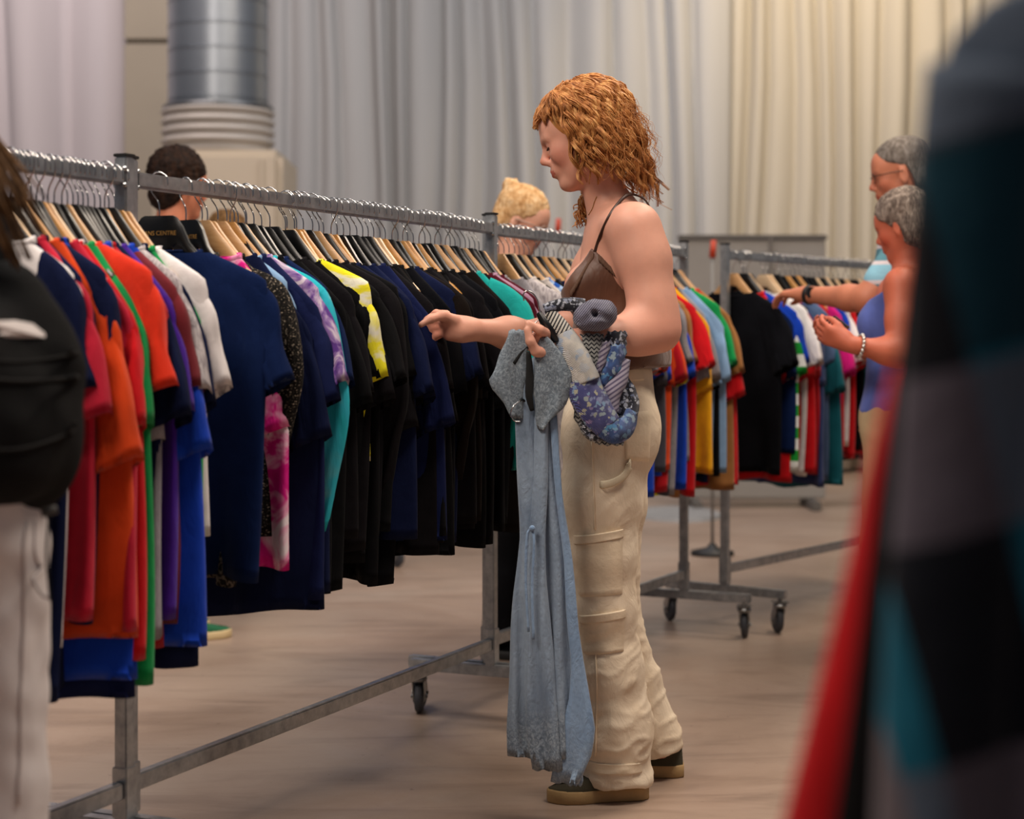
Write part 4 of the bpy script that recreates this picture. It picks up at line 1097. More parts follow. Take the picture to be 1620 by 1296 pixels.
for i in range(70):                                              # flyaway hairs
    phi = hr.uniform(100, 260)*PI/180; p2 = scalp(phi, 1.4, 1.22); dr = hr.uniform(0.08, 0.22)
    lock([scalp(phi, 0.5, 1.08), scalp(phi, 1.0, 1.2), p2, p2+Vector((0.03+0.2*dr, 0, -dr*0.6)), p2+Vector((hr.uniform(0.02, 0.09), hr.uniform(-0.03, 0.03), -dr))], 0.0009, 0.008, 0.05, hr.uniform(0, 6))
V, F = cap.mesh(); V = relax(V, F, 2)-np.array(wo.location)
parts.append(([Vector(v) for v in V], [tuple(q) for q in F])); del cap
Vj, Fj = join_data(parts)
obj('hair', mesh_np('hair', Vj, Fj), HAIR, wo)

# ------------------------------------------------------------------ what she carries: dress, sweater, hangers
def ribbon(rows, Y, th, fold=0.0, fq=9.0, ph=0.0, seg=44, hem=None, name='panel', parent=None, mat=None, bulge=0.0, nsub=3):
    """closed cloth tube from rows of (photo y, left x, right x) hung at depth Y; folds run down it"""
    ys = [r[0] for r in rows]; out = []
    n = (len(rows)-1)*nsub
    T = np.linspace(ys[0], ys[-1], n+1)
    xl = np.interp(T, ys, [r[1] for r in rows]); xr = np.interp(T, ys, [r[2] for r in rows])
    loops = []
    for i, y in enumerate(T):
        t = i/n; a, b = P(xl[i], y, Y), P(xr[i], y, Y); c = (a+b)/2; w = (b.x-a.x)/2; lp = []
        for k in range(seg):
            an = 2*PI*k/seg; cs, sn = math.cos(an), math.sin(an)
            x = w*cs
            f = fold*(0.25+0.75*t)*(math.sin(x/0.16*fq*1.9+ph+t*1.2)+0.6*math.sin(x/0.16*fq*3.3+ph*2-t*2))*(1-0.6*abs(cs)**4)
            yy = th*math.copysign(abs(sn)**0.8, sn)*(1+bulge*math.sin(PI*t))+f
            z = c.z+0.002*math.sin(9*cs+ph+3*t)
            if hem: z -= hem*t**6*(cs*0.5+0.5)
            lp.append(Vector((c.x+x+0.002*math.sin(t*17+an*2+ph), Y+yy, z))-parent.location)
        loops.append(lp)
    c = sum(loops[-1], Vector())/seg
    loops.append([c+(p-c)*0.94+Vector((0, 0, 0.008)) for p in loops[-1]])
    c = sum(loops[0], Vector())/seg
    loops.insert(0, [c+(p-c)*0.7-Vector((0, 0, 0.003)) for p in loops[0]])
    V, F = loft(loops)
    m = len(loops[0]); F.append(tuple(range(m-1, -1, -1))) 
    return obj(name, mesh_np(name, V, F), mat, parent)
def dress_mat(name, a, b, lacy=0.0, below=0.0):
    nb = NB(name); v = nb.coord()
    c = nb.ramp(nb.noise(nb.coord(scale=(1, 1, 0.3)), 14, 5, 0.6, 0.6), [(0.3, a), (0.7, b)])
    nrm = nb.bump(nb.noise(nb.coord(scale=(1, 1, 0.35)), 38, 5, 0.65, 1.2), 0.6, 0.009)
    if lacy:
        vo = nb.n('ShaderNodeTexVoronoi', feature='SMOOTH_F1'); vo.inputs['Scale'].default_value = 105; nb.l(v, vo.inputs['Vector'])
        c2 = nb.ramp(nb.noise(v, 75, 4, 0.6, 2.5), [(0.36, '#454f59'), (0.5, '#6d7882'), (0.62, '#97a2aa')])
        f = lacy
        if below:                                        # embroidered zone of the cloth starts here, with an uneven edge
            sx = nb.n('ShaderNodeSeparateXYZ'); nb.l(v, sx.inputs[0])
            n_ = nb.noise(v, 18, 4); m_ = nb.n('ShaderNodeMath', operation='MULTIPLY_ADD'); m_.inputs[1].default_value = 0.16; nb.l(n_, m_.inputs[0]); nb.l(sx.outputs['Z'], m_.inputs[2])
            f = nb.ramp(m_.outputs[0], [(below+0.04, (lacy,)*3), (below+0.14, (0, 0, 0))])
        c = nb.mix(f, c, c2)
        nrm = nb.bump(vo.outputs['Distance'], 0.25, 0.003, nrm)
    return nb.set(c, 0.85, 0, nrm, 0.2, 0.2)
DB = dress_mat('slate_blue_crinkle', '#65768b', '#8f9fb0', 0.65, 0.24); DB2 = dress_mat('washed_blue_satin', '#647d9c', '#8aa2bd', 0.5, 0.16); DL = dress_mat('grey_lace', '#5f6a74', '#84909a', 0.6)
YD = 4.03
dr = thing('dress', 'long grey-blue lace dress hanging from the red-haired person\'s left hand', 'dress', (P(865, 1240, YD).x, YD, 0.0))
ribbon([(566, 812, 850), (600, 809, 868), (640, 813, 874), (680, 816, 877), (720, 818, 880), (760, 819, 884), (800, 820, 890), (850, 821, 896), (900, 817, 903), (950, 812, 910), (1000, 808, 916), (1050, 805, 921), (1100, 803, 926), (1150, 802, 930), (1196, 804, 932)], YD+0.015, 0.024, 0.011, 9, 0.4, 64, None, 'skirt', dr, DB)
ribbon([(560, 846, 870), (620, 848, 872), (690, 846, 868), (760, 842, 866), (840, 838, 862), (920, 836, 866), (1000, 834, 872), (1090, 832, 880), (1160, 834, 892), (1218, 842, 894)], YD-0.012, 0.013, 0.008, 8, 2.0, 40, None, 'front_panel', dr, DB)
ribbon([(650, 866, 880), (720, 874, 884), (800, 882, 893), (880, 890, 904), (960, 896, 913), (1050, 904, 924), (1110, 898, 933), (1150, 888, 941), (1190, 880, 939), (1238, 872, 918)], YD-0.006, 0.012, 0.004, 7, 1.0, 30, None, 'side_panel', dr, DB2)
ribbon([(1190, 900, 922), (1220, 894, 922), (1242, 896, 922)], YD+0.004, 0.012, 0.004, 9, 1.2, 30, None, 'underskirt', dr, DB2)
ribbon([(522, 805, 834), (545, 797, 836), (575, 785, 836), (600, 774, 834), (614, 779, 832), (640, 797, 830), (662, 810, 828)], YD-0.004, 0.013, 0.004, 7, 0.2, 40, None, 'flutter_sleeve', dr, DL)
ribbon([(534, 852, 868), (560, 847, 892), (590, 843, 905), (620, 843, 904), (645, 846, 892), (664, 848, 872), (680, 851, 862)], YD-0.022, 0.014, 0.005, 8, 1.7, 44, None, 'flutter_sleeve', dr, DL)
tube('tie_cord', local(dr, spline([P(842, 836, YD-0.035), P(834, 850, YD-0.04), P(832, 920, YD-0.04), P(836, 1000, YD-0.038)], 24)), 0.0035, DB2, dr, 6, 0.5)
tube('tie_cord', local(dr, spline([P(842, 836, YD-0.035), P(845, 860, YD-0.04), P(842, 930, YD-0.04), P(844, 1012, YD-0.04)], 24)), 0.0035, DB2, dr, 6, 0.5)
bm = bmesh.new(); bmesh.ops.create_uvsphere(bm, u_segments=12, v_segments=8, radius=0.007, matrix=Matrix.Translation(P(842, 836, YD-0.04)-dr.location)); smooth_bm(bm); obj('tie_knot', bm, DB2, dr)

# velvet hanger inside the dress neck
vh = thing('clothes_hanger', 'black velvet hanger inside the neck of the held grey-blue dress', 'hanger', (P(842, 600, YD).x, YD, P(842, 540, YD).z))
velvet = plain('black_velvet', '#0a0a0b', 0.9, 0, 0.3, 200)
tube('hanger_body', local(vh, spline([P(812, 575, YD-0.008), P(826, 556, YD-0.005), P(842, 544, YD), P(858, 552, YD), P(884, 578, YD-0.002)], 20)), 0.006, velvet, vh, 8, 1.6)
tube('hanger_bar', local(vh, spline([P(836, 556, YD-0.03), P(838, 590, YD-0.032), P(837, 625, YD-0.03), P(842, 650, YD-0.022)], 16)), [0.005+0.004*math.sin(PI*i/16) for i in range(17)], velvet, vh, 8, 0.5)
tube('hook', local(vh, spline([P(842, 545, YD), P(843, 528, YD+0.02), P(846, 512, YD+0.03), P(853, 506, YD+0.03)], 16)), 0.0016, HOOKM, vh, 6)
rg = thing('clothes_hanger', 'thin silver hanger hook poking out of the held grey-blue dress', 'hanger', (P(815, 655, YD-0.03).x, YD-0.03, P(815, 655, YD).z))
tube('hook', local(rg, spline([P(823, 634, YD-0.028), P(812, 643, YD-0.034), P(808, 656, YD-0.036), P(814, 666, YD-0.036), P(823, 667, YD-0.034)], 24)), 0.0015, HOOKM, rg, 6)
tube('hanger_arm', local(rg, spline([P(823, 634, YD-0.028), P(826, 632, YD-0.015), P(838, 640, YD-0.004)], 10)), 0.0030, BLK, rg, 6)

# hanger of the sweater, its hook free above the hand
ch = thing('clothes_hanger', 'black hanger with a silver hook sticking up from the held knit sweater', 'hanger', (P(866, 515, 4.04).x, 4.04, P(866, 540, 4.04).z))
hk = spline([P(829, 476, 4.02), P(828, 466, 4.02), P(834, 460, 4.02), P(843, 464, 4.02), P(850, 475, 4.02), P(853, 488, 4.02), P(855, 498, 4.02)], 26)
tube('hook', local(ch, hk), 0.0016, HOOKM, ch, 6)
tube('hanger_body', local(ch, spline([P(852, 495, 4.02), P(862, 512, 4.012), P(872, 527, 4.01), P(880, 541, 4.015)], 16)), [0.0075+0.004*math.sin(PI*i/16) for i in range(17)], BLK, ch, 10, 0.5)

# knit patchwork sweater draped over the forearm
def knit(name, cols, kind='floral', scale=60, seed=0.0):
    nb = NB(name); v = nb.coord()
    if kind == 'floral':
        vo = nb.n('ShaderNodeTexVoronoi'); vo.inputs['Scale'].default_value = scale; vo.inputs['Randomness'].default_value = 0.9
        ad = nb.n('ShaderNodeVectorMath', operation='ADD'); ad.inputs[1].default_value = (seed, seed*0.7, seed*1.3)
        nz = nb.n('ShaderNodeTexNoise'); nz.inputs['Scale'].default_value = 90; nb.l(v, nz.inputs['Vector'])
        sc_ = nb.n('ShaderNodeVectorMath', operation='SCALE'); sc_.inputs['Scale'].default_value = 0.02; nb.l(nz.outputs['Color'], sc_.inputs[0])
        a2 = nb.n('ShaderNodeVectorMath', operation='ADD'); nb.l(v, a2.inputs[0]); nb.l(sc_.outputs[0], a2.inputs[1]); nb.l(a2.outputs[0], ad.inputs[0])
        nb.l(ad.outputs[0], vo.inputs['Vector'])
        base = nb.ramp(nb.noise(v, 45, 3), [(0.35, cols[0]), (0.65, cols[1])])
        fl = nb.ramp(vo.outputs['Distance'], [(0.0, (1, 1, 1)), (0.40, (1, 1, 1)), (0.50, (0, 0, 0))])
        cc = nb.ramp(vo.outputs['Color'], [(0.2, cols[2]), (0.5, cols[3]), (0.8, cols[4])])
        c = nb.mix(fl, base, cc)
    else:
        wv = nb.n('ShaderNodeTexWave', bands_direction='Z' if kind != 'stripeX' else 'X', wave_profile='TRI' if kind == 'zigzag' else 'SIN'); wv.inputs['Scale'].default_value = scale
        mp = v
        if kind == 'zigzag':
            sx = nb.n('ShaderNodeSeparateXYZ'); nb.l(v, sx.inputs[0])
            m1 = nb.n('ShaderNodeMath', operation='PINGPONG'); m1.inputs[1].default_value = 0.006; nb.l(sx.outputs['X'], m1.inputs[0])
            ad = nb.n('ShaderNodeMath', operation='ADD'); nb.l(sx.outputs['Z'], ad.inputs[0]); nb.l(m1.outputs[0], ad.inputs[1])
            cx = nb.n('ShaderNodeCombineXYZ'); nb.l(sx.outputs['X'], cx.inputs[0]); nb.l(sx.outputs['Y'], cx.inputs[1]); nb.l(ad.outputs[0], cx.inputs[2]); mp = cx.outputs[0]
        elif kind == 'stripe':
            mpn = nb.n('ShaderNodeMapping'); mpn.inputs['Rotation'].default_value = (0, seed, 0); nb.l(v, mpn.inputs['Vector']); mp = mpn.outputs['Vector']
        nb.l(mp, wv.inputs['Vector'])
        c = nb.ramp(wv.outputs['Fac'], [(0.0, cols[0]), (0.35, cols[0]), (0.45, cols[1]), (1.0, cols[1])])
    k1 = nb.n('ShaderNodeTexWave', bands_direction='DIAGONAL'); k1.inputs['Scale'].default_value = 190; k1.inputs['Distortion'].default_value = 2.0; nb.l(v, k1.inputs['Vector'])
    nrm = nb.bump(k1.outputs['Fac'], 0.7, 0.003)
    return nb.set(c, 0.95, 0, nrm, 0.1, 0.3)
KW = knit('white_knit_windowpane', ['#d9d4c8', '#d9d4c8'], 'stripe', 8); 
KW = knit('cream_blue_knit', ['#cfcac0', '#b9b6b2', '#d9d5cc', '#8fa3bd', '#c9c6c0'], 'floral', 40, 3.0)
KS = knit('cream_black_check', ['#1c1a20', '#d6d1c6'], 'stripe', 42, 1.1)
KF = knit('purple_blue_floral', ['#3d3f78', '#55588f', '#b9b7a0', '#7fa6c8', '#8f7ba8'], 'floral', 72, 1.0)
KB = knit('blue_floral', ['#2a3a68', '#41609a', '#9fb0b8', '#3f8fc0', '#7b7fae'], 'floral', 70, 5.0)
KD = knit('navy_leaf_knit', ['#12141f', '#1b1e30', '#8c93a8', '#c6c9d2', '#5b6480'], 'floral', 95, 2.0)
KZ = knit('zigzag_knit', ['#22242c', '#b6b8b4'], 'zigzag', 32)
KR = knit('mauve_rib_knit', ['#5d5470', '#a79fb0'], 'stripe', 34, 0.6)
KG = knit('grey_marl_knit', ['#34344a', '#8d8a9c'], 'stripe', 75, 0.9)
sw = thing('sweater', 'patchwork knit sweater in blue, white and purple draped over a forearm', 'sweater', (P(935, 700, 4.06).x, 4.06, P(935, 705, 4.06).z))
YS = 4.045
def band(name, pts, wid, mat, flat=0.45, seg=16, up=(0, -0.15, 1), bump=0.0025):
    c = spline([P(x, y, Y) for x, y, Y in pts], 34); n = len(c)
    w = np.interp(np.linspace(0, 1, n), np.linspace(0, 1, len(wid)), wid)
    V, F = tube_data(local(sw, c), [k*4.05/FPX for k in w], seg, flat)
    V = [p+Vector((noise.noise(p*40)*bump, noise.noise(p*40+Vector((5, 0, 0)))*bump, noise.noise(p*40+Vector((0, 7, 0)))*bump)) for p in V]
    o = obj(name, mesh_np(name, V, F), mat, sw); return o
def sheet(name, poly_rows, mat, Y0, dy, bulge=0.02):
    """draped panel with thickness: rows of (y, xl, xr)"""
    return ribbon(poly_rows, Y0, dy, 0.004, 6, Y0*9, 40, None, name, sw, mat, bulge)
# panel lying over the forearm
sheet('knit_panel', [(524, 962, 990), (532, 956, 992), (545, 958, 991), (560, 962, 991)], KD, YS+0.012, 0.026)
sheet('knit_panel', [(528, 916, 958), (545, 918, 960), (565, 924, 956), (585, 932, 950), (600, 938, 948)], KZ, YS+0.016, 0.022)
sheet('knit_panel', [(540, 952, 968), (560, 946, 964), (580, 942, 958), (592, 941, 952)], KR, YS+0.004, 0.022)
sheet('knit_panel', [(545, 962, 990), (565, 956, 990), (585, 950, 986), (605, 946, 968), (612, 950, 960)], KB, YS+0.006, 0.026)
# sleeve that falls from the hanger, turns at the bottom and climbs back to the elbow
band('knit_sleeve', [(866, 498, YS), (880, 514, YS-0.012), (888, 530, YS-0.018)], [13, 18, 20], KS, 0.5)
band('knit_sleeve', [(884, 522, YS-0.012), (898, 548, YS-0.024), (914, 580, YS-0.03), (924, 606, YS-0.03)], [18, 25, 27, 28], KW, 0.55)
band('knit_sleeve', [(920, 600, YS-0.028), (930, 626, YS-0.032), (944, 652, YS-0.032), (962, 674, YS-0.03)], [27, 29, 27, 23], KF, 0.55)
band('knit_sleeve', [(952, 664, YS-0.03), (972, 682, YS-0.028), (990, 674, YS-0.02), (1001, 652, YS-0.006)], [23, 21, 17, 11], KB, 0.6)
band('knit_cuff', [(998, 664, YS-0.01), (1003, 642, YS), (998, 618, YS+0.014), (990, 600, YS+0.025)], [9, 9, 8, 6], KD, 0.7)
band('knit_sleeve', [(990, 660, YS+0.01), (984, 635, YS+0.008), (980, 612, YS+0.012)], [16, 15, 10], KD, 0.6)
band('knit_sleeve', [(990, 568, YS), (980, 598, YS-0.008), (966, 625, YS-0.012), (966, 652, YS-0.012)], [9, 14, 16, 13], KR, 0.6)
sheet('knit_panel', [(640, 906, 948), (660, 908, 956), (680, 918, 968), (695, 930, 986), (704, 950, 986)], KZ, YS+0.012, 0.024)
sheet('knit_panel', [(668, 918, 950), (682, 922, 968), (697, 934, 966)], KD, YS-0.002, 0.02)
# rolled part on top: a cuff seen end-on
band('knit_roll', [(861, 490, YS), (880, 484, YS-0.004), (905, 482, YS-0.004), (922, 486, YS)], [9, 10, 11, 13], KD, 0.9)
rf = Field(axis((P(905, 0, YS).x, P(985, 0, YS).x, 0.0022)), axis((YS-0.08, YS+0.07, 0.0022)), axis((P(0, 545, YS).z, P(0, 455, YS).z, 0.0022)))
rc = P(943, 499, YS-0.012)
rf.ell(rc, (0.044, 0.042, 0.037), 0.01); rf.ell(P(926, 503, YS-0.01), (0.028, 0.036, 0.028), 0.01); rf.ell(P(958, 494, YS-0.012), (0.026, 0.034, 0.027), 0.01)
rf.cone(P(940, 494, YS-0.075), P(942, 498, YS-0.03), 0.016, 0.005, 0.012, 'sub')
rf.cone(P(941, 494, YS-0.062), P(944, 476, YS-0.046), 0.008, 0.004, 0.008, 'sub')
rf.cone(P(941, 496, YS-0.060), P(966, 507, YS-0.044), 0.009, 0.004, 0.008, 'sub')
rf.cone(P(940, 497, YS-0.060), P(918, 510, YS-0.046), 0.008, 0.004, 0.008, 'sub')
sdf_obj('knit_roll', rf, KG, sw, 1, lambda p: 0.0016*noise.noise(p*70))

# ------------------------------------------------------------------ other people
def figure(label, loc, F, h, skin, top, legs, shoes, hair, arms=None, pitch=0.15, hyaw=0.0, male=True, sleeve=0.55, vox=0.007, hands=None, group=None, girth=1.0, collar_cut=0.0, shirt_len=0.50, stripe=None, lean=0.0):
    """a standing person built as one continuous body with clothes and hair as parts"""
    loc = Vector((loc[0], loc[1], 0)); F = Vector((F[0], F[1], 0)).normalized(); L = Vector((-F.y, F.x, 0)); Z = Vector((0, 0, 1))
    t = thing('person', label, 'person', loc, 0, group)
    A = (F, L, Z); g = girth
    pt = lambda f, l, z: loc+F*(f*h+lean*max(0, z-0.5)*h)+L*(l*h)+Z*(z*h)
    sh = 0.105 if male else 0.095; hp = 0.052
    S = {s: pt(0.0, s*sh, 0.800) for s in (-1, 1)}
    arms = arms or {}
    E_ = {}; W_ = {}
    for s in (-1, 1):
        E_[s], W_[s] = arms.get(s, (pt(-0.01, s*(sh+0.025), 0.625), pt(0.05, s*(sh+0.02), 0.49)))
    hc = pt(0.02+0.02*pitch, 0, 0.930); Fh = Matrix.Rotation(hyaw, 3, 'Z') @ F
    hax = head_axes(Fh, pitch); hs = h/1.72
    allp = [pt(0, 0, 0), pt(0, 0, 1.0)]+list(S.values())+list(E_.values())+list(W_.values())
    lo = [min(p[i] for p in allp)-0.16 for i in range(3)]; hi = [max(p[i] for p in allp)+0.16 for i in range(3)]
    lo[0] = min(lo[0], loc.x-0.24); hi[0] = max(hi[0], loc.x+0.24); lo[1] = min(lo[1], loc.y-0.26); hi[1] = max(hi[1], loc.y+0.26)
    mk = lambda z0, z1, v: Field(axis((lo[0], hi[0], v)), axis((lo[1], hi[1], v)), axis((z0, z1, v)))
    def torso(f, e):
        f.ell(pt(0.0, 0, 0.735), (0.062*h*g+e, 0.086*h*g+e, 0.10*h+e), 0.05, A)
        f.ell(pt(-0.005, 0, 0.785), (0.050*h*g+e, 0.092*h+e, 0.040*h+e), 0.05, A)
        f.ell(pt(0.0, 0, 0.625), (0.056*h*g+e, 0.076*h*g+e, 0.085*h+e), 0.06, A)
        f.ell(pt(-0.003, 0, 0.54), (0.062*h*g+e, 0.088*h*g+e, 0.07*h+e), 0.05, A)
        if not male:
            for s in (-1, 1): f.ell(pt(0.050, s*0.042, 0.725), (0.032*h+e, 0.033*h+e, 0.034*h+e), 0.04, A)
    def arm(f, s, e, upto=1.0):
        a, b, c = S[s], E_[s], W_[s]; k = h/1.72
        if upto <= 1: f.chain([a, a.lerp(b, upto)], [0.050*k+e, (0.050-0.008*upto)*k+e], 0.035)
        if upto >= 1: f.chain([a, a.lerp(b, 0.5), b, b.lerp(c, 0.3), c], [0.050*k+e, 0.046*k+e, 0.040*k+e, 0.041*k+e, 0.026*k+e], 0.03)
    b = mk(0.03, hi[2] if hi[2] > h else h+0.05, vox)
    torso(b, 0.0)
    b.chain([pt(0.0, 0, 0.81), pt(0.006, 0, 0.86), hc-hax[2]*0.05*hs-hax[0]*0.02], [0.060*hs, 0.050*hs, 0.050*hs], 0.03)
    for s in (-1, 1):
        b.cone(pt(-0.004, 0, 0.815), S[s]+Z*0.012, 0.035, 0.046, 0.04)
        arm(b, s, 0.0)
        pose = (hands or {}).get(s)
        d = (W_[s]-E_[s]).normalized()
        if pose is None:
            hand(b, W_[s], d, -L*s, F, [(0.35, 0.4, 0.3)]*4, [(0.9, 0.4, 0.2), (0.95, 0.1, 0.2), (1, 0, 0.2)], hs)
        else: hand(b, W_[s], pose.get('d', d), pose['pn'], pose['ts'], pose.get('curl', [(0.5, 0.6, 0.4)]*4), pose.get('thumb', [(0.8, 0.4, 0.3), (0.9, 0.1, 0.4), (0.9, -0.1, 0.4)]), hs)
        b.chain([pt(0, s*hp, 0.50), pt(0.01, s*hp, 0.275), pt(-0.01, s*(hp+0.004), 0.05)], [0.072*hs, 0.050*hs, 0.036*hs], 0.03)
    add_head(b, hc, hax, hs, male)
    sdf_obj('body', b, skin, t, 2, tint=face_tint(hc, hax, hs)); del b
    # top
    c = mk(0.42*h, 0.88*h, vox); torso(c, 0.012)
    for s in (-1, 1):
        if sleeve > 0: arm(c, s, 0.016, sleeve)
        c.cone(pt(-0.004, 0, 0.812), S[s]+Z*0.010, 0.042, 0.058 if sleeve > 0 else 0.02, 0.04)
    c.plane(pt(0, 0, shirt_len), -Z); c.plane(pt(0.02, 0, 0.832-collar_cut), (Z*0.9+F*0.45))
    if sleeve <= 0:
        for s in (-1, 1): c.ell(S[s]+L*s*0.035+Z*-0.01, (0.075, 0.062, 0.10), 0.01, A, 'sub')
    sdf_obj('top', c, top, t, 2, lambda p: 0.006*noise.noise(Vector((p.x*9, p.y*9, p.z*5)))); del c
    # trousers
    c = mk(0.03, 0.62*h, vox)
    c.ell(pt(-0.004, 0, 0.53), (0.070*h*g, 0.096*h*g, 0.085*h), 0.04, A)
    for s in (-1, 1): c.chain([pt(0, s*hp, 0.50), pt(0.008, s*hp, 0.28), pt(-0.008, s*(hp+0.004), 0.02)], [0.088*hs, 0.072*hs, 0.068*hs], 0.03)
    c.plane(pt(0, 0, 0.585), Z); c.plane(pt(0, 0, 0.035), -Z)
    sdf_obj('trousers', c, legs, t, 2, lambda p: 0.006*noise.noise(Vector((p.x*12, p.y*12, p.z*9)))); del c
    for s in (-1, 1): shoe(t, pt(-0.045, s*(hp+0.004), 0), pt(0.12, s*(hp+0.012), 0), shoes[0], shoes[1], 0.155*h, stripe)
    hair(t, hc, hax, hs)
    t['_'] = 0; del t['_']
    return t, hc, hax, pt
def hair_cap(mat, extra=None, front=0.0, strands=0, seed=1, low=-0.03, puff=1.0, top=1.0, rough=1.0):
    def fn(t, C, ax, hs):
        f, l, u = ax; H_ = lambda x, y, z: C+(f*x+l*y+u*z)*hs
        fl = Field(axis((C.x-0.2, C.x+0.2, 0.005)), axis((C.y-0.2, C.y+0.2, 0.005)), axis((C.z-0.25, C.z+0.2, 0.005)))
        fl.ell(H_(-0.016, 0, 0.042), [q*hs*puff for q in (0.102, 0.082, 0.086*top)], 0.01, ax)
        fl.ell(H_(-0.055, 0, low), [q*hs for q in (0.056, 0.074, 0.066)], 0.03, ax)
        if extra: extra(fl, H_, hs)
        fl.ell(H_(0.085+front, 0, -0.040), [q*hs for q in (0.080, 0.105, 0.088)], 0.012, ax, 'sub')
        fl.ell(H_(0.010, 0.09, -0.045), [q*hs for q in (0.030, 0.04, 0.045)], 0.01, ax, 'sub'); fl.ell(H_(0.010, -0.09, -0.045), [q*hs for q in (0.030, 0.04, 0.045)], 0.01, ax, 'sub')
        sdf_obj('hair', fl, mat, t, 1, lambda p: rough*(0.007*noise.noise(p*30)+0.005*noise.noise(Vector((p.x*60, p.y*60, p.z*110)))))
    return fn
def glasses(t, H_, m, r=0.021):
    for s in (-1, 1):
        V, F = tube_data([H_(0.098-0.006*abs(math.cos(a)), s*0.032+r*math.cos(a), -0.004+0.8*r*math.sin(a))-t.location for a in [2*PI*k/24 for k in range(25)]], 0.0018, 6)
        o = obj('glasses_rim', mesh_np('glasses_rim', V, F), m, t)
        tube('glasses_arm', local(t, [H_(0.093, s*0.054, 0.002), H_(0.04, s*0.074, 0.0), H_(-0.004, s*0.080, -0.004)]), 0.0018, m, t, 6)
    tube('glasses_bridge', local(t, [H_(0.100, -0.012, 0), H_(0.105, 0, 0.004), H_(0.100, 0.012, 0)]), 0.0016, m, t, 6)
tan = skin_mat('tanned_skin', '#c47c5e'); fair2 = skin_mat('pale_skin', '#d9a289')
w_cot = fabric('#dcd6d4'); blk_j = fabric('#0c0c0e'); den = fabric('#2b3348')
wt_sole = plain('white_rubber', '#d8d3c6', 0.6); gum = plain('cream_sole', '#cbb58a', 0.6)

# man in a white tee behind the racks, green trainers
Fm = (0.86, 0.50)
mY = 6.55
man1 = figure('dark-haired person in a white t-shirt and green trainers behind the left rack', ((268-810)*mY/FPX, mY), Fm, 1.80, tan, w_cot, den,
       (plain('green_suede', '#0e5a38', 0.85, 0, 0.3, 150), gum), hair_cap(hair_mat('dark_brown_hair', '#120b08', '#22150f', '#3a2519'), None, -0.012, 0, 1, -0.035, 1.06, 1.08), pitch=0.10, hyaw=0.15, stripe=wt_sole, vox=0.009)
# shopper of whom only the crown shows
figure('person with light brown hair bent behind the left rack, crown alone showing', ((347-810)*7.4/FPX, 7.4), (0.6, -0.4), 1.63, tan, fabric('#2a2a33'), den, (blk_j, wt_sole),
       hair_cap(hair_mat('light_brown_hair', '#4a3420', '#6e5030', '#8f6c44')), pitch=0.4, vox=0.011)
# blonde woman behind the rack, glasses, bun
def bun(fl, H_, hs):
    fl.ell(H_(-0.092, 0.0, 0.095), (0.028, 0.028, 0.026), 0.015); fl.cone(H_(-0.085, 0, 0.09), H_(-0.082, 0.0, 0.128), 0.014, 0.004, 0.01); fl.cone(H_(-0.095, 0, 0.09), H_(-0.118, 0.0, 0.115), 0.012, 0.004, 0.01)
blond = hair_mat('blonde_hair', '#a8794a', '#cfa574', '#e6c9a0')
bl, bhc, bax, _ = figure('blonde person with a bun and glasses behind the rack by the red-haired one', ((806-810)*6.2/FPX, 6.2), (0.92, -0.25), 1.635, fair2, blk_j, fabric('#0e0e11'), (blk_j, plain('black_rubber', '#101010', 0.6)),
       hair_cap(blond, bun, rough=0.5), pitch=0.42, hyaw=0.0, male=False, vox=0.009)
glasses(bl, lambda x, y, z: bhc+(bax[0]*x+bax[1]*y+bax[2]*z)*0.95, plain('clear_frame', '#b59a8a', 0.3))

# older man, striped tee, reaching into the right rack
def stripes_mat():
    nb = NB('striped_jersey'); v = nb.coord('Object'); wv = nb.n('ShaderNodeTexWave', bands_direction='Z'); wv.inputs['Scale'].default_value = 2.4; wv.inputs['Phase Offset'].default_value = 2.2
    nb.l(v, wv.inputs['Vector']); c = nb.ramp(wv.outputs['Fac'], [(0.0, '#5f8f9c'), (0.3, '#5f8f9c'), (0.32, '#d9cfd2'), (0.62, '#d9cfd2'), (0.64, '#8fc3d6'), (1, '#8fc3d6')], 'CONSTANT')
    return nb.set(c, 0.9, 0, nb.bump(nb.noise(v, 16, 4), 0.5, 0.01), 0.15)
oY = 6.25; ox = (1446-810)*oY/FPX
Fo = (-0.97, 0.2)
oldm, ohc, oax, opt = figure('older person with cropped grey hair, glasses and striped t-shirt, reaching into the right rack', (ox, oY), Fo, 1.82, tan, stripes_mat(), fabric('#8a7a63'), (blk_j, wt_sole),
       hair_cap(hair_mat('grey_stubble', '#4d453f', '#6f665e', '#8f8780'), None, -0.052, 0, 1, -0.03, 0.965, 0.93, 0.25), arms={1: (P(1374, 474, 6.05), P(1276, 466, 6.28))}, pitch=0.22, sleeve=0.72, girth=1.15, vox=0.0065,
       hands={1: dict(pn=(0, 0.2, -1), ts=(0, 1, 0.2), curl=[(0.4, 0.5, 0.3)]*4)})
glasses(oldm, lambda x, y, z: ohc+(oax[0]*x+oax[1]*y+oax[2]*z)*1.03, plain('dark_frame', '#1c1410', 0.4))
wv_ = (P(1276, 466, 6.28)-P(1378, 478, 6.05)).normalized(); wc = P(1276, 466, 6.28)-wv_*0.015
watch = bpy.data.objects.new('wrist_watch', None); COL.objects.link(watch); watch.parent = oldm; watch.location = wc-oldm.location
uu = wv_.orthogonal().normalized(); vv = wv_.cross(uu)
V, F = tube_data([(uu*math.cos(a)+vv*math.sin(a))*0.0335 for a in [2*PI*k/24 for k in range(25)]], 0.009, 6, 0.3, True, tuple(wv_)); obj('watch_band', mesh_np('watch_band', V, F), plain('black_strap', '#0e0e10', 0.5), watch)
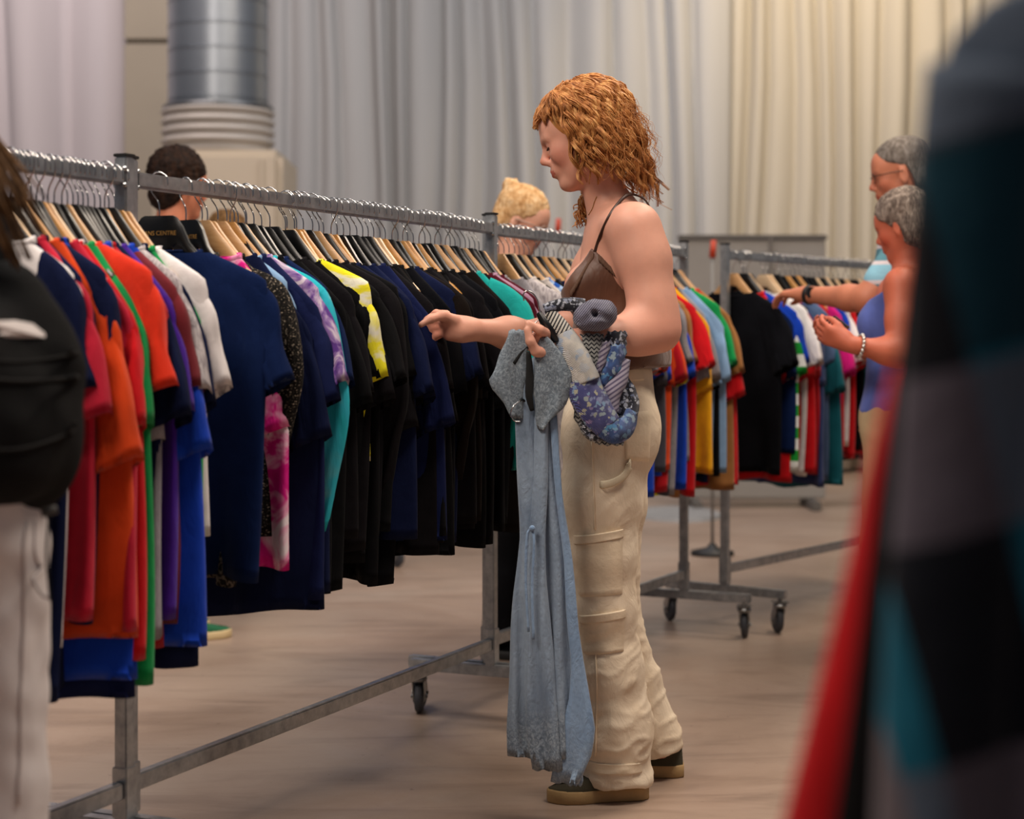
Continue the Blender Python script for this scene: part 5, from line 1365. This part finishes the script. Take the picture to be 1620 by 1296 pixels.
bm = bmesh.new(); toc = (-Vector((0, 1, -0.2))).normalized(); q = toc.to_track_quat('Z', 'Y').to_matrix().to_4x4()
bmesh.ops.create_cone(bm, cap_ends=True, segments=24, radius1=0.021, radius2=0.019, depth=0.010, matrix=Matrix.Translation(toc*0.039) @ q); smooth_bm(bm)
obj('watch_case', bm, plain('watch_glass', '#141416', 0.2), watch)

# older woman, periwinkle tank top, phone in her hands
def pony(fl, H_, hs):
    fl.ell(H_(-0.045, 0, -0.035), (0.07, 0.072, 0.06), 0.03); fl.cone(H_(-0.10, 0, -0.03), H_(-0.115, 0, -0.10), 0.026, 0.014, 0.02)
nY = 5.75; nx = (1412-810)*nY/FPX
gh = hair_mat('grey_blonde_hair', '#4a3f38', '#7a6c62', '#b5a697')
elw, wrw = P(1425, 560, 5.52), P(1346, 545, 5.50)
old, whc, wax, wpt = figure('older person in periwinkle tank top and beige trousers looking at a phone', (nx, nY), (-0.93, 0.36), 1.585, skin_mat('sunburnt_skin', '#c2694e'), fabric('#5563a6'), plain('beige_linen', '#b39b78', 0.9, 0, 0.4, 40, 0.15, 0.1, 10), (blk_j, wt_sole),
       hair_cap(gh, pony, -0.004, 0, 3, -0.03, 1.05, 1.0, 0.5), arms={1: (elw, wrw), -1: (P(1400, 560, 5.95), P(1336, 540, 5.80))}, pitch=0.30, hyaw=-0.25, male=False, sleeve=0, girth=1.08, vox=0.0065, collar_cut=0.03, shirt_len=0.545, lean=-0.11,
       hands={1: dict(d=(-0.85, 0.3, 0.35), pn=(0.1, 0.8, 0.5), ts=(0, -0.3, 1), curl=[(0.5, 0.6, 0.4)]*4), -1: dict(d=(-0.9, -0.25, 0.25), pn=(0, -0.8, 0.5), ts=(0, 0.3, 1), curl=[(0.4, 0.6, 0.4)]*4)})
ph = thing('phone', 'dark phone held by the older person in the periwinkle top', 'phone', P(1318, 517, 5.62))
bm = bmesh.new(); Mx = Matrix.Rotation(-0.5, 4, 'Y') @ Matrix.Rotation(0.3, 4, 'X')
box_bm(bm, (-0.035, -0.07, -0.0045), (0.035, 0.07, 0.0045), 0.003, Mx); smooth_bm(bm); obj('phone_body', bm, plain('phone_case', '#4a3524', 0.45), ph)
bm = bmesh.new(); box_bm(bm, (-0.031, -0.065, 0.0045), (0.031, 0.065, 0.0054), 0, Mx); obj('phone_screen', bm, plain('phone_glass', '#0a0a0c', 0.1), ph)
br = bpy.data.objects.new('bracelet', None); COL.objects.link(br); br.parent = old; dv = (wrw-elw).normalized(); br.location = wrw-dv*0.03-old.location
uu = dv.orthogonal().normalized(); vv = dv.cross(uu); silver = plain('silver', '#cfcac4', 0.2, 1.0)
for k in range(16):
    a = 2*PI*k/16; bm = bmesh.new(); bmesh.ops.create_uvsphere(bm, u_segments=8, v_segments=6, radius=0.0068, matrix=Matrix.Translation((uu*math.cos(a)+vv*math.sin(a))*0.034)); smooth_bm(bm); obj('bead', bm, silver, br)

# person with the backpack, close at the left edge
pY = 2.42
Fp = Vector((-0.92, 0.38, 0)).normalized()
def longhair(fl, H_, hs):
    fl.chain([H_(-0.08, 0.0, 0.0), H_(-0.10, 0.0, -0.12), H_(-0.085, 0.0, -0.25)], [0.07, 0.065, 0.05], 0.04)
pk, phc, pax, ppt = figure('person at the left edge with black backpack, long brown hair and white jeans', (-0.815, pY), (Fp.x, Fp.y), 1.66, fair2, fabric('#0f0f10', name='black_jacket'), plain('off_white_denim', '#c9c2c0', 0.9, 0, 0.4, 30, 0.15, 0.08, 8), (blk_j, wt_sole),
       hair_cap(hair_mat('brown_hair', '#3a2818', '#5a4028', '#7a5a3a')), male=False, sleeve=1.0, vox=0.007, girth=1.06, shirt_len=0.52, lean=0.16)
tp_ = Field(axis((-1.08, -0.48, 0.007)), axis((pY-0.35, pY+0.35, 0.007)), axis((0.02, 0.95, 0.009)))
for s in (-1, 1):
    a0 = ppt(-0.006, s*0.055, 0.49); tp_.chain([a0, ppt(-0.008, s*0.058, 0.28), ppt(-0.02, s*0.062, 0.03)], [0.115, 0.102, 0.100], 0.02)
tp_.ell(ppt(-0.01, 0, 0.53), (0.122, 0.165, 0.13), 0.05, (Fp, Vector((-Fp.y, Fp.x, 0)), Vector((0, 0, 1))))
tp_.plane((0, 0, 0.045), (0, 0, -1)); tp_.plane((0, 0, 0.93), (0, 0, 1))
for c_ in list(pk.children):
    if c_.name.startswith('trousers'): mj = c_.data.materials[0]; bpy.data.objects.remove(c_)
jeans = sdf_obj('wide_jeans', tp_, mj, pk, 2, lambda p: 0.008*noise.noise(Vector((p.x*12, p.y*12, p.z*6)))+0.004*noise.noise(p*25)); del tp_
LO = pk.location; jv = bvh_of(jeans); jm = plain('denim_seam', '#b3aaa8', 0.9)
tube('side_seam', drape(jv, spline([P(34, 830, pY), P(30, 960, pY), P(26, 1100, pY), P(22, 1280, pY)], 24), 0.001), 0.003, jm, jeans, 6)
tube('pocket_seam', drape(jv, spline([P(40, 830, pY), P(46, 900, pY), P(66, 940, pY), P(78, 945, pY)], 16), 0.001), 0.0025, jm, jeans, 6)
# long hair down the back
lr = random.Random(4); hp_ = []
for i in range(90):
    a = lr.uniform(-0.06, 0.07); top_p = phc+pax[2]*0.04-Fp*0.065+Vector((-Fp.y, Fp.x, 0))*a; 
    e = ppt(-0.072, 0, 0.0); e = Vector((e.x, e.y, lr.uniform(1.20, 1.30)))+Vector((-Fp.y, Fp.x, 0))*(a*1.8)+Fp*lr.uniform(-0.035, 0.02)
    m_ = top_p.lerp(e, 0.5)-Fp*lr.uniform(0.0, 0.035)
    c_ = spline([top_p, m_, e], 12); hp_.append(tube_data([p-pk.location for p in c_], [lr.uniform(0.004, 0.007)*(1-0.6*k/12) for k in range(13)], 5, 0.6))
Vj, Fj = join_data(hp_); obj('long_hair', mesh_np('long_hair', Vj, Fj), hair_mat('brown_hair', '', '', ''), pk)

# backpack
Lp = Vector((-Fp.y, Fp.x, 0)); AXP = (Fp, Lp, Vector((0, 0, 1)))
bc = Vector((P(-24, 600, pY).x, pY-0.0, P(38, 610, pY).z))
bpk = thing('backpack', 'black backpack with a white patch worn at the left edge', 'backpack', (bc.x, bc.y, P(0, 815, pY).z))
bf = Field(axis((bc.x-0.25, bc.x+0.25, 0.006)), axis((bc.y-0.3, bc.y+0.3, 0.006)), axis((0.80, 1.34, 0.006)))
o_ = lambda f, l, z: bc+Fp*f+Lp*l+Vector((0, 0, z-bc.z))
for l in (-0.09, 0.09):
    bf.chain([o_(0.025, l, 0.935), o_(0.02, l, 1.06), o_(0.03, l*0.9, 1.16)], [0.072, 0.078, 0.058], 0.06)
bf.cone(o_(0.02, -0.1, 0.95), o_(0.02, 0.1, 0.95), 0.078, 0.078, 0.06); bf.cone(o_(0.02, -0.08, 1.08), o_(0.02, 0.08, 1.08), 0.074, 0.074, 0.06)
bf.ell(o_(-0.045, 0, 0.985), (0.050, 0.125, 0.10), 0.02, AXP)
packm = plain('black_nylon', '#0b0b0c', 0.85, 0, 0.8, 35, 0.12)
pkb = sdf_obj('pack_body', bf, packm, bpk, 2, lambda p: 0.004*noise.noise(Vector((p.x*14, p.y*14, p.z*20)))); del bf
pv = bvh_of(pkb); LO = bpk.location
zipm = plain('zip_tape', '#0e0d0d', 0.8, 0, 0, 1, 0.15)
def on_pack(name, pts, r, m, n=24, off=0.001): return tube(name, drape(pv, spline([P(x, y, pY) for x, y in pts], n), off), r, m, bpk, 6)
on_pack('zip', [(2, 560), (40, 572), (85, 566), (118, 552)], 0.003, zipm); on_pack('zip', [(4, 700), (50, 706), (90, 694), (122, 668)], 0.003, zipm)
on_pack('compression_strap', [(2, 592), (50, 602), (100, 600), (122, 596)], 0.004, zipm)
cs_ = drape(pv, [P(x, y, pY) for x, y in ((6, 530), (8, 510), (28, 507), (48, 512), (64, 527), (66, 534), (36, 534))], 0.004)
V = cs_+[p+Vector((0, 0.006, 0)) for p in cs_]; n_ = len(cs_)
F = [tuple(range(n_)), tuple(range(2*n_-1, n_-1, -1))]+[(i, i+n_, (i+1) % n_+n_, (i+1) % n_) for i in range(n_)]
obj('white_patch', mesh_np('white_patch', V, F, False), plain('white_patch', '#d2c8c4', 0.7), bpk)
for s in (-1, 1):
    tube('shoulder_strap', local(bpk, spline([o_(0.06, s*0.085, 1.19), o_(0.10, s*0.10, 1.345), o_(0.17, s*0.105, 1.40), o_(0.25, s*0.10, 1.33), o_(0.265, s*0.11, 1.15), o_(0.20, s*0.14, 0.98), o_(0.10, s*0.13, 0.93)], 30)), 0.020, packm, bpk, 8, 0.25, tuple(Lp))
tube('dangling_cord', local(bpk, spline([P(78, 815, pY-0.02), P(74, 870, pY-0.02), P(76, 910, pY-0.02), P(80, 950, pY-0.02), P(76, 900, pY-0.03)], 24)), 0.002, zipm, bpk, 6)
tube('buckle', local(bpk, [P(66, 812, pY-0.01), P(90, 806, pY-0.01)]), 0.006, plain('grey_plastic', '#3a3836', 0.5), bpk, 8, 0.5)

# ------------------------------------------------------------------ garments close to the camera at right
def plaid():
    nb = NB('teal_plaid_flannel'); v = nb.coord('Object', (1, 1, 1), (0, 0.25, 0))
    sx = nb.n('ShaderNodeSeparateXYZ'); nb.l(v, sx.inputs[0])
    def st(sock, per, ph_, w):
        a = nb.n('ShaderNodeMath', operation='ADD'); a.inputs[1].default_value = ph_; nb.l(sock, a.inputs[0])
        m = nb.n('ShaderNodeMath', operation='PINGPONG'); m.inputs[1].default_value = per; nb.l(a.outputs[0], m.inputs[0])
        c = nb.n('ShaderNodeMath', operation='LESS_THAN'); c.inputs[1].default_value = w; nb.l(m.outputs[0], c.inputs[0]); return c.outputs[0]
    c = nb.mix(st(sx.outputs['X'], 0.085, 0.03, 0.035), '#135468', '#0d1018')
    c = nb.mix(st(sx.outputs['Z'], 0.105, 0.02, 0.045), c, nb.mix(0.6, c, '#625a64'))
    c = nb.mix(st(sx.outputs['Z'], 0.21, 0.12, 0.06), c, nb.mix(0.7, c, '#08090f'))
    c = nb.mix(st(sx.outputs['X'], 0.17, 0.1, 0.012), c, '#5f565a')
    return nb.set(c, 0.95, 0, nb.bump(nb.noise(v, 18, 4), 0.5, 0.01), 0.1, 0.1)
def coat(name, label, cat, Y, rows, mat, th, ph_, group):
    g_ = thing(name, label, cat, (0.53, Y, HANGZ), 0, group)
    full = [(y, xl, 2*(810+0.53*FPX/Y)-xl) for y, xl in rows]
    ribbon(full, Y, th, 0.014, 3, ph_, 72, None, 'shirt_body', g_, mat)
    for s in (0, 1):
        mir = lambda x: x if s == 0 else 2*(810+0.53*FPX/Y)-x
        pts = [P(mir(x+85), y, Y-0.01) for y, x in rows[4:]]
        tube('sleeve', local(g_, spline(pts, 20)), [0.036]*21, mat, g_, 14, 0.6, (1, 0, 0))
    V, F = tube_data([(0.07*math.cos(a), 0.018*math.sin(a), -0.035) for a in [2*PI*k/24 for k in range(25)]], 0.016, 8, 0.4, True, (0, 0, 1)); obj('collar', mesh_np('collar', V, F), mat, g_)
    hanger(Vector((0.53, Y, HANGZ)), 0.0, 'b', rnd, f'black hanger carrying the {label.split(",")[0]}', None)
coat('flannel_shirt', 'teal and grey plaid flannel shirt, closest to the camera at right', 'shirt', 1.00, [(-120, 1850), (-60, 1680), (0, 1555), (50, 1502), (110, 1480), (300, 1462), (700, 1436), (1000, 1415), (1300, 1400), (1500, 1390)], plaid(), 0.022, 0.3, None)
coat('long_shirt', 'black long shirt, wedged between the plaid flannel and a red shirt', 'shirt', 1.07, [(-60, 1700), (20, 1560), (70, 1510), (120, 1490), (300, 1462), (600, 1425), (800, 1396), (1000, 1370), (1300, 1330), (1500, 1305)], fabric('#0d0c0d'), 0.018, 1.3, None)
coat('long_shirt', 'long red shirt, edge flaring out at the right foreground', 'shirt', 1.14, [(-40, 1700), (60, 1560), (150, 1502), (400, 1455), (600, 1412), (750, 1375), (900, 1344), (1100, 1296), (1300, 1245), (1450, 1205)], fabric('#b80d14'), 0.018, 2.3, None)

# ------------------------------------------------------------------ small things in the background
gp = thing('display_panel', 'low grey felt panel standing far behind the right rack', 'panel', (P(1190, 0, 11.5).x, 11.5, 0))
felt = plain('grey_felt', '#8f8a84', 0.95, 0, 0.3, 40, 0.1, 0.08, 3)
hw_ = 115*11.5/FPX; zt = P(0, 372, 11.5).z
box('panel_face', (-hw_, -0.04, 0.06), (hw_, 0.04, zt-0.03), felt, gp, 0.01)
box('top_rail', (-hw_-0.01, -0.05, zt-0.035), (hw_+0.01, 0.05, zt), plain('dark_panel_rail', '#5d5853', 0.7), gp, 0.008)
for s in (-1, 1): box('panel_foot', (s*hw_*0.8-0.03, -0.25, 0), (s*hw_*0.8+0.03, 0.25, 0.06), plain('dark_panel_rail', '#5d5853', 0.7), gp, 0.008)
box('cable', (0.10, -0.055, zt-0.28), (0.125, -0.04, zt-0.02), plain('panel_slot', '#6b655f', 0.8), gp, 0.004)
for px, py, YY, lab in ((882, 346, 10.0, 'thin red marker pole far behind the rack by the woman'), (1127, 380, 9.0, 'thin orange marker pole behind the right rack post')):
    mp_ = thing('marker_pole', lab, 'pole', (P(px, 0, YY).x, YY, 0)); zt_ = P(0, py, YY).z
    tube('pole', [(0, 0, 0.02), (0, 0, zt_-0.06)], 0.008, plain('grey_pole', '#7d7b78', 0.5), mp_, 10)
    lathe('pole_base', [(0.0, 0.0), (0.11, 0.0), (0.11, 0.02), (0.03, 0.04), (0.015, 0.06)], cap_m, mp_, 20)
    tube('pole_tip', [(0, 0, zt_-0.09), (0.006, 0, zt_)], [0.018, 0.014], plain('orange_plastic', '#b83c1e', 0.5), mp_, 10)
mat_ = obj('floor_mat', None) if False else None
bm = bmesh.new(); bmesh.ops.create_cone(bm, cap_ends=True, segments=40, radius1=0.27, radius2=0.26, depth=0.02, matrix=Matrix.Translation((0, 0, 0.01)) @ Matrix.Diagonal((1, 1.6, 1, 1))); smooth_bm(bm, 0.4)
fm = obj('floor_mat', bm, plain('pale_blue_mat', '#8e8d8c', 0.7, 0, 0.2, 20, 0.3, 0.15, 6), None, (P(1072, 0, 11.0).x, 11.0, 0.0))
tag(fm, 'pale blue-grey round mat on the floor under the right-hand shirts', 'mat')
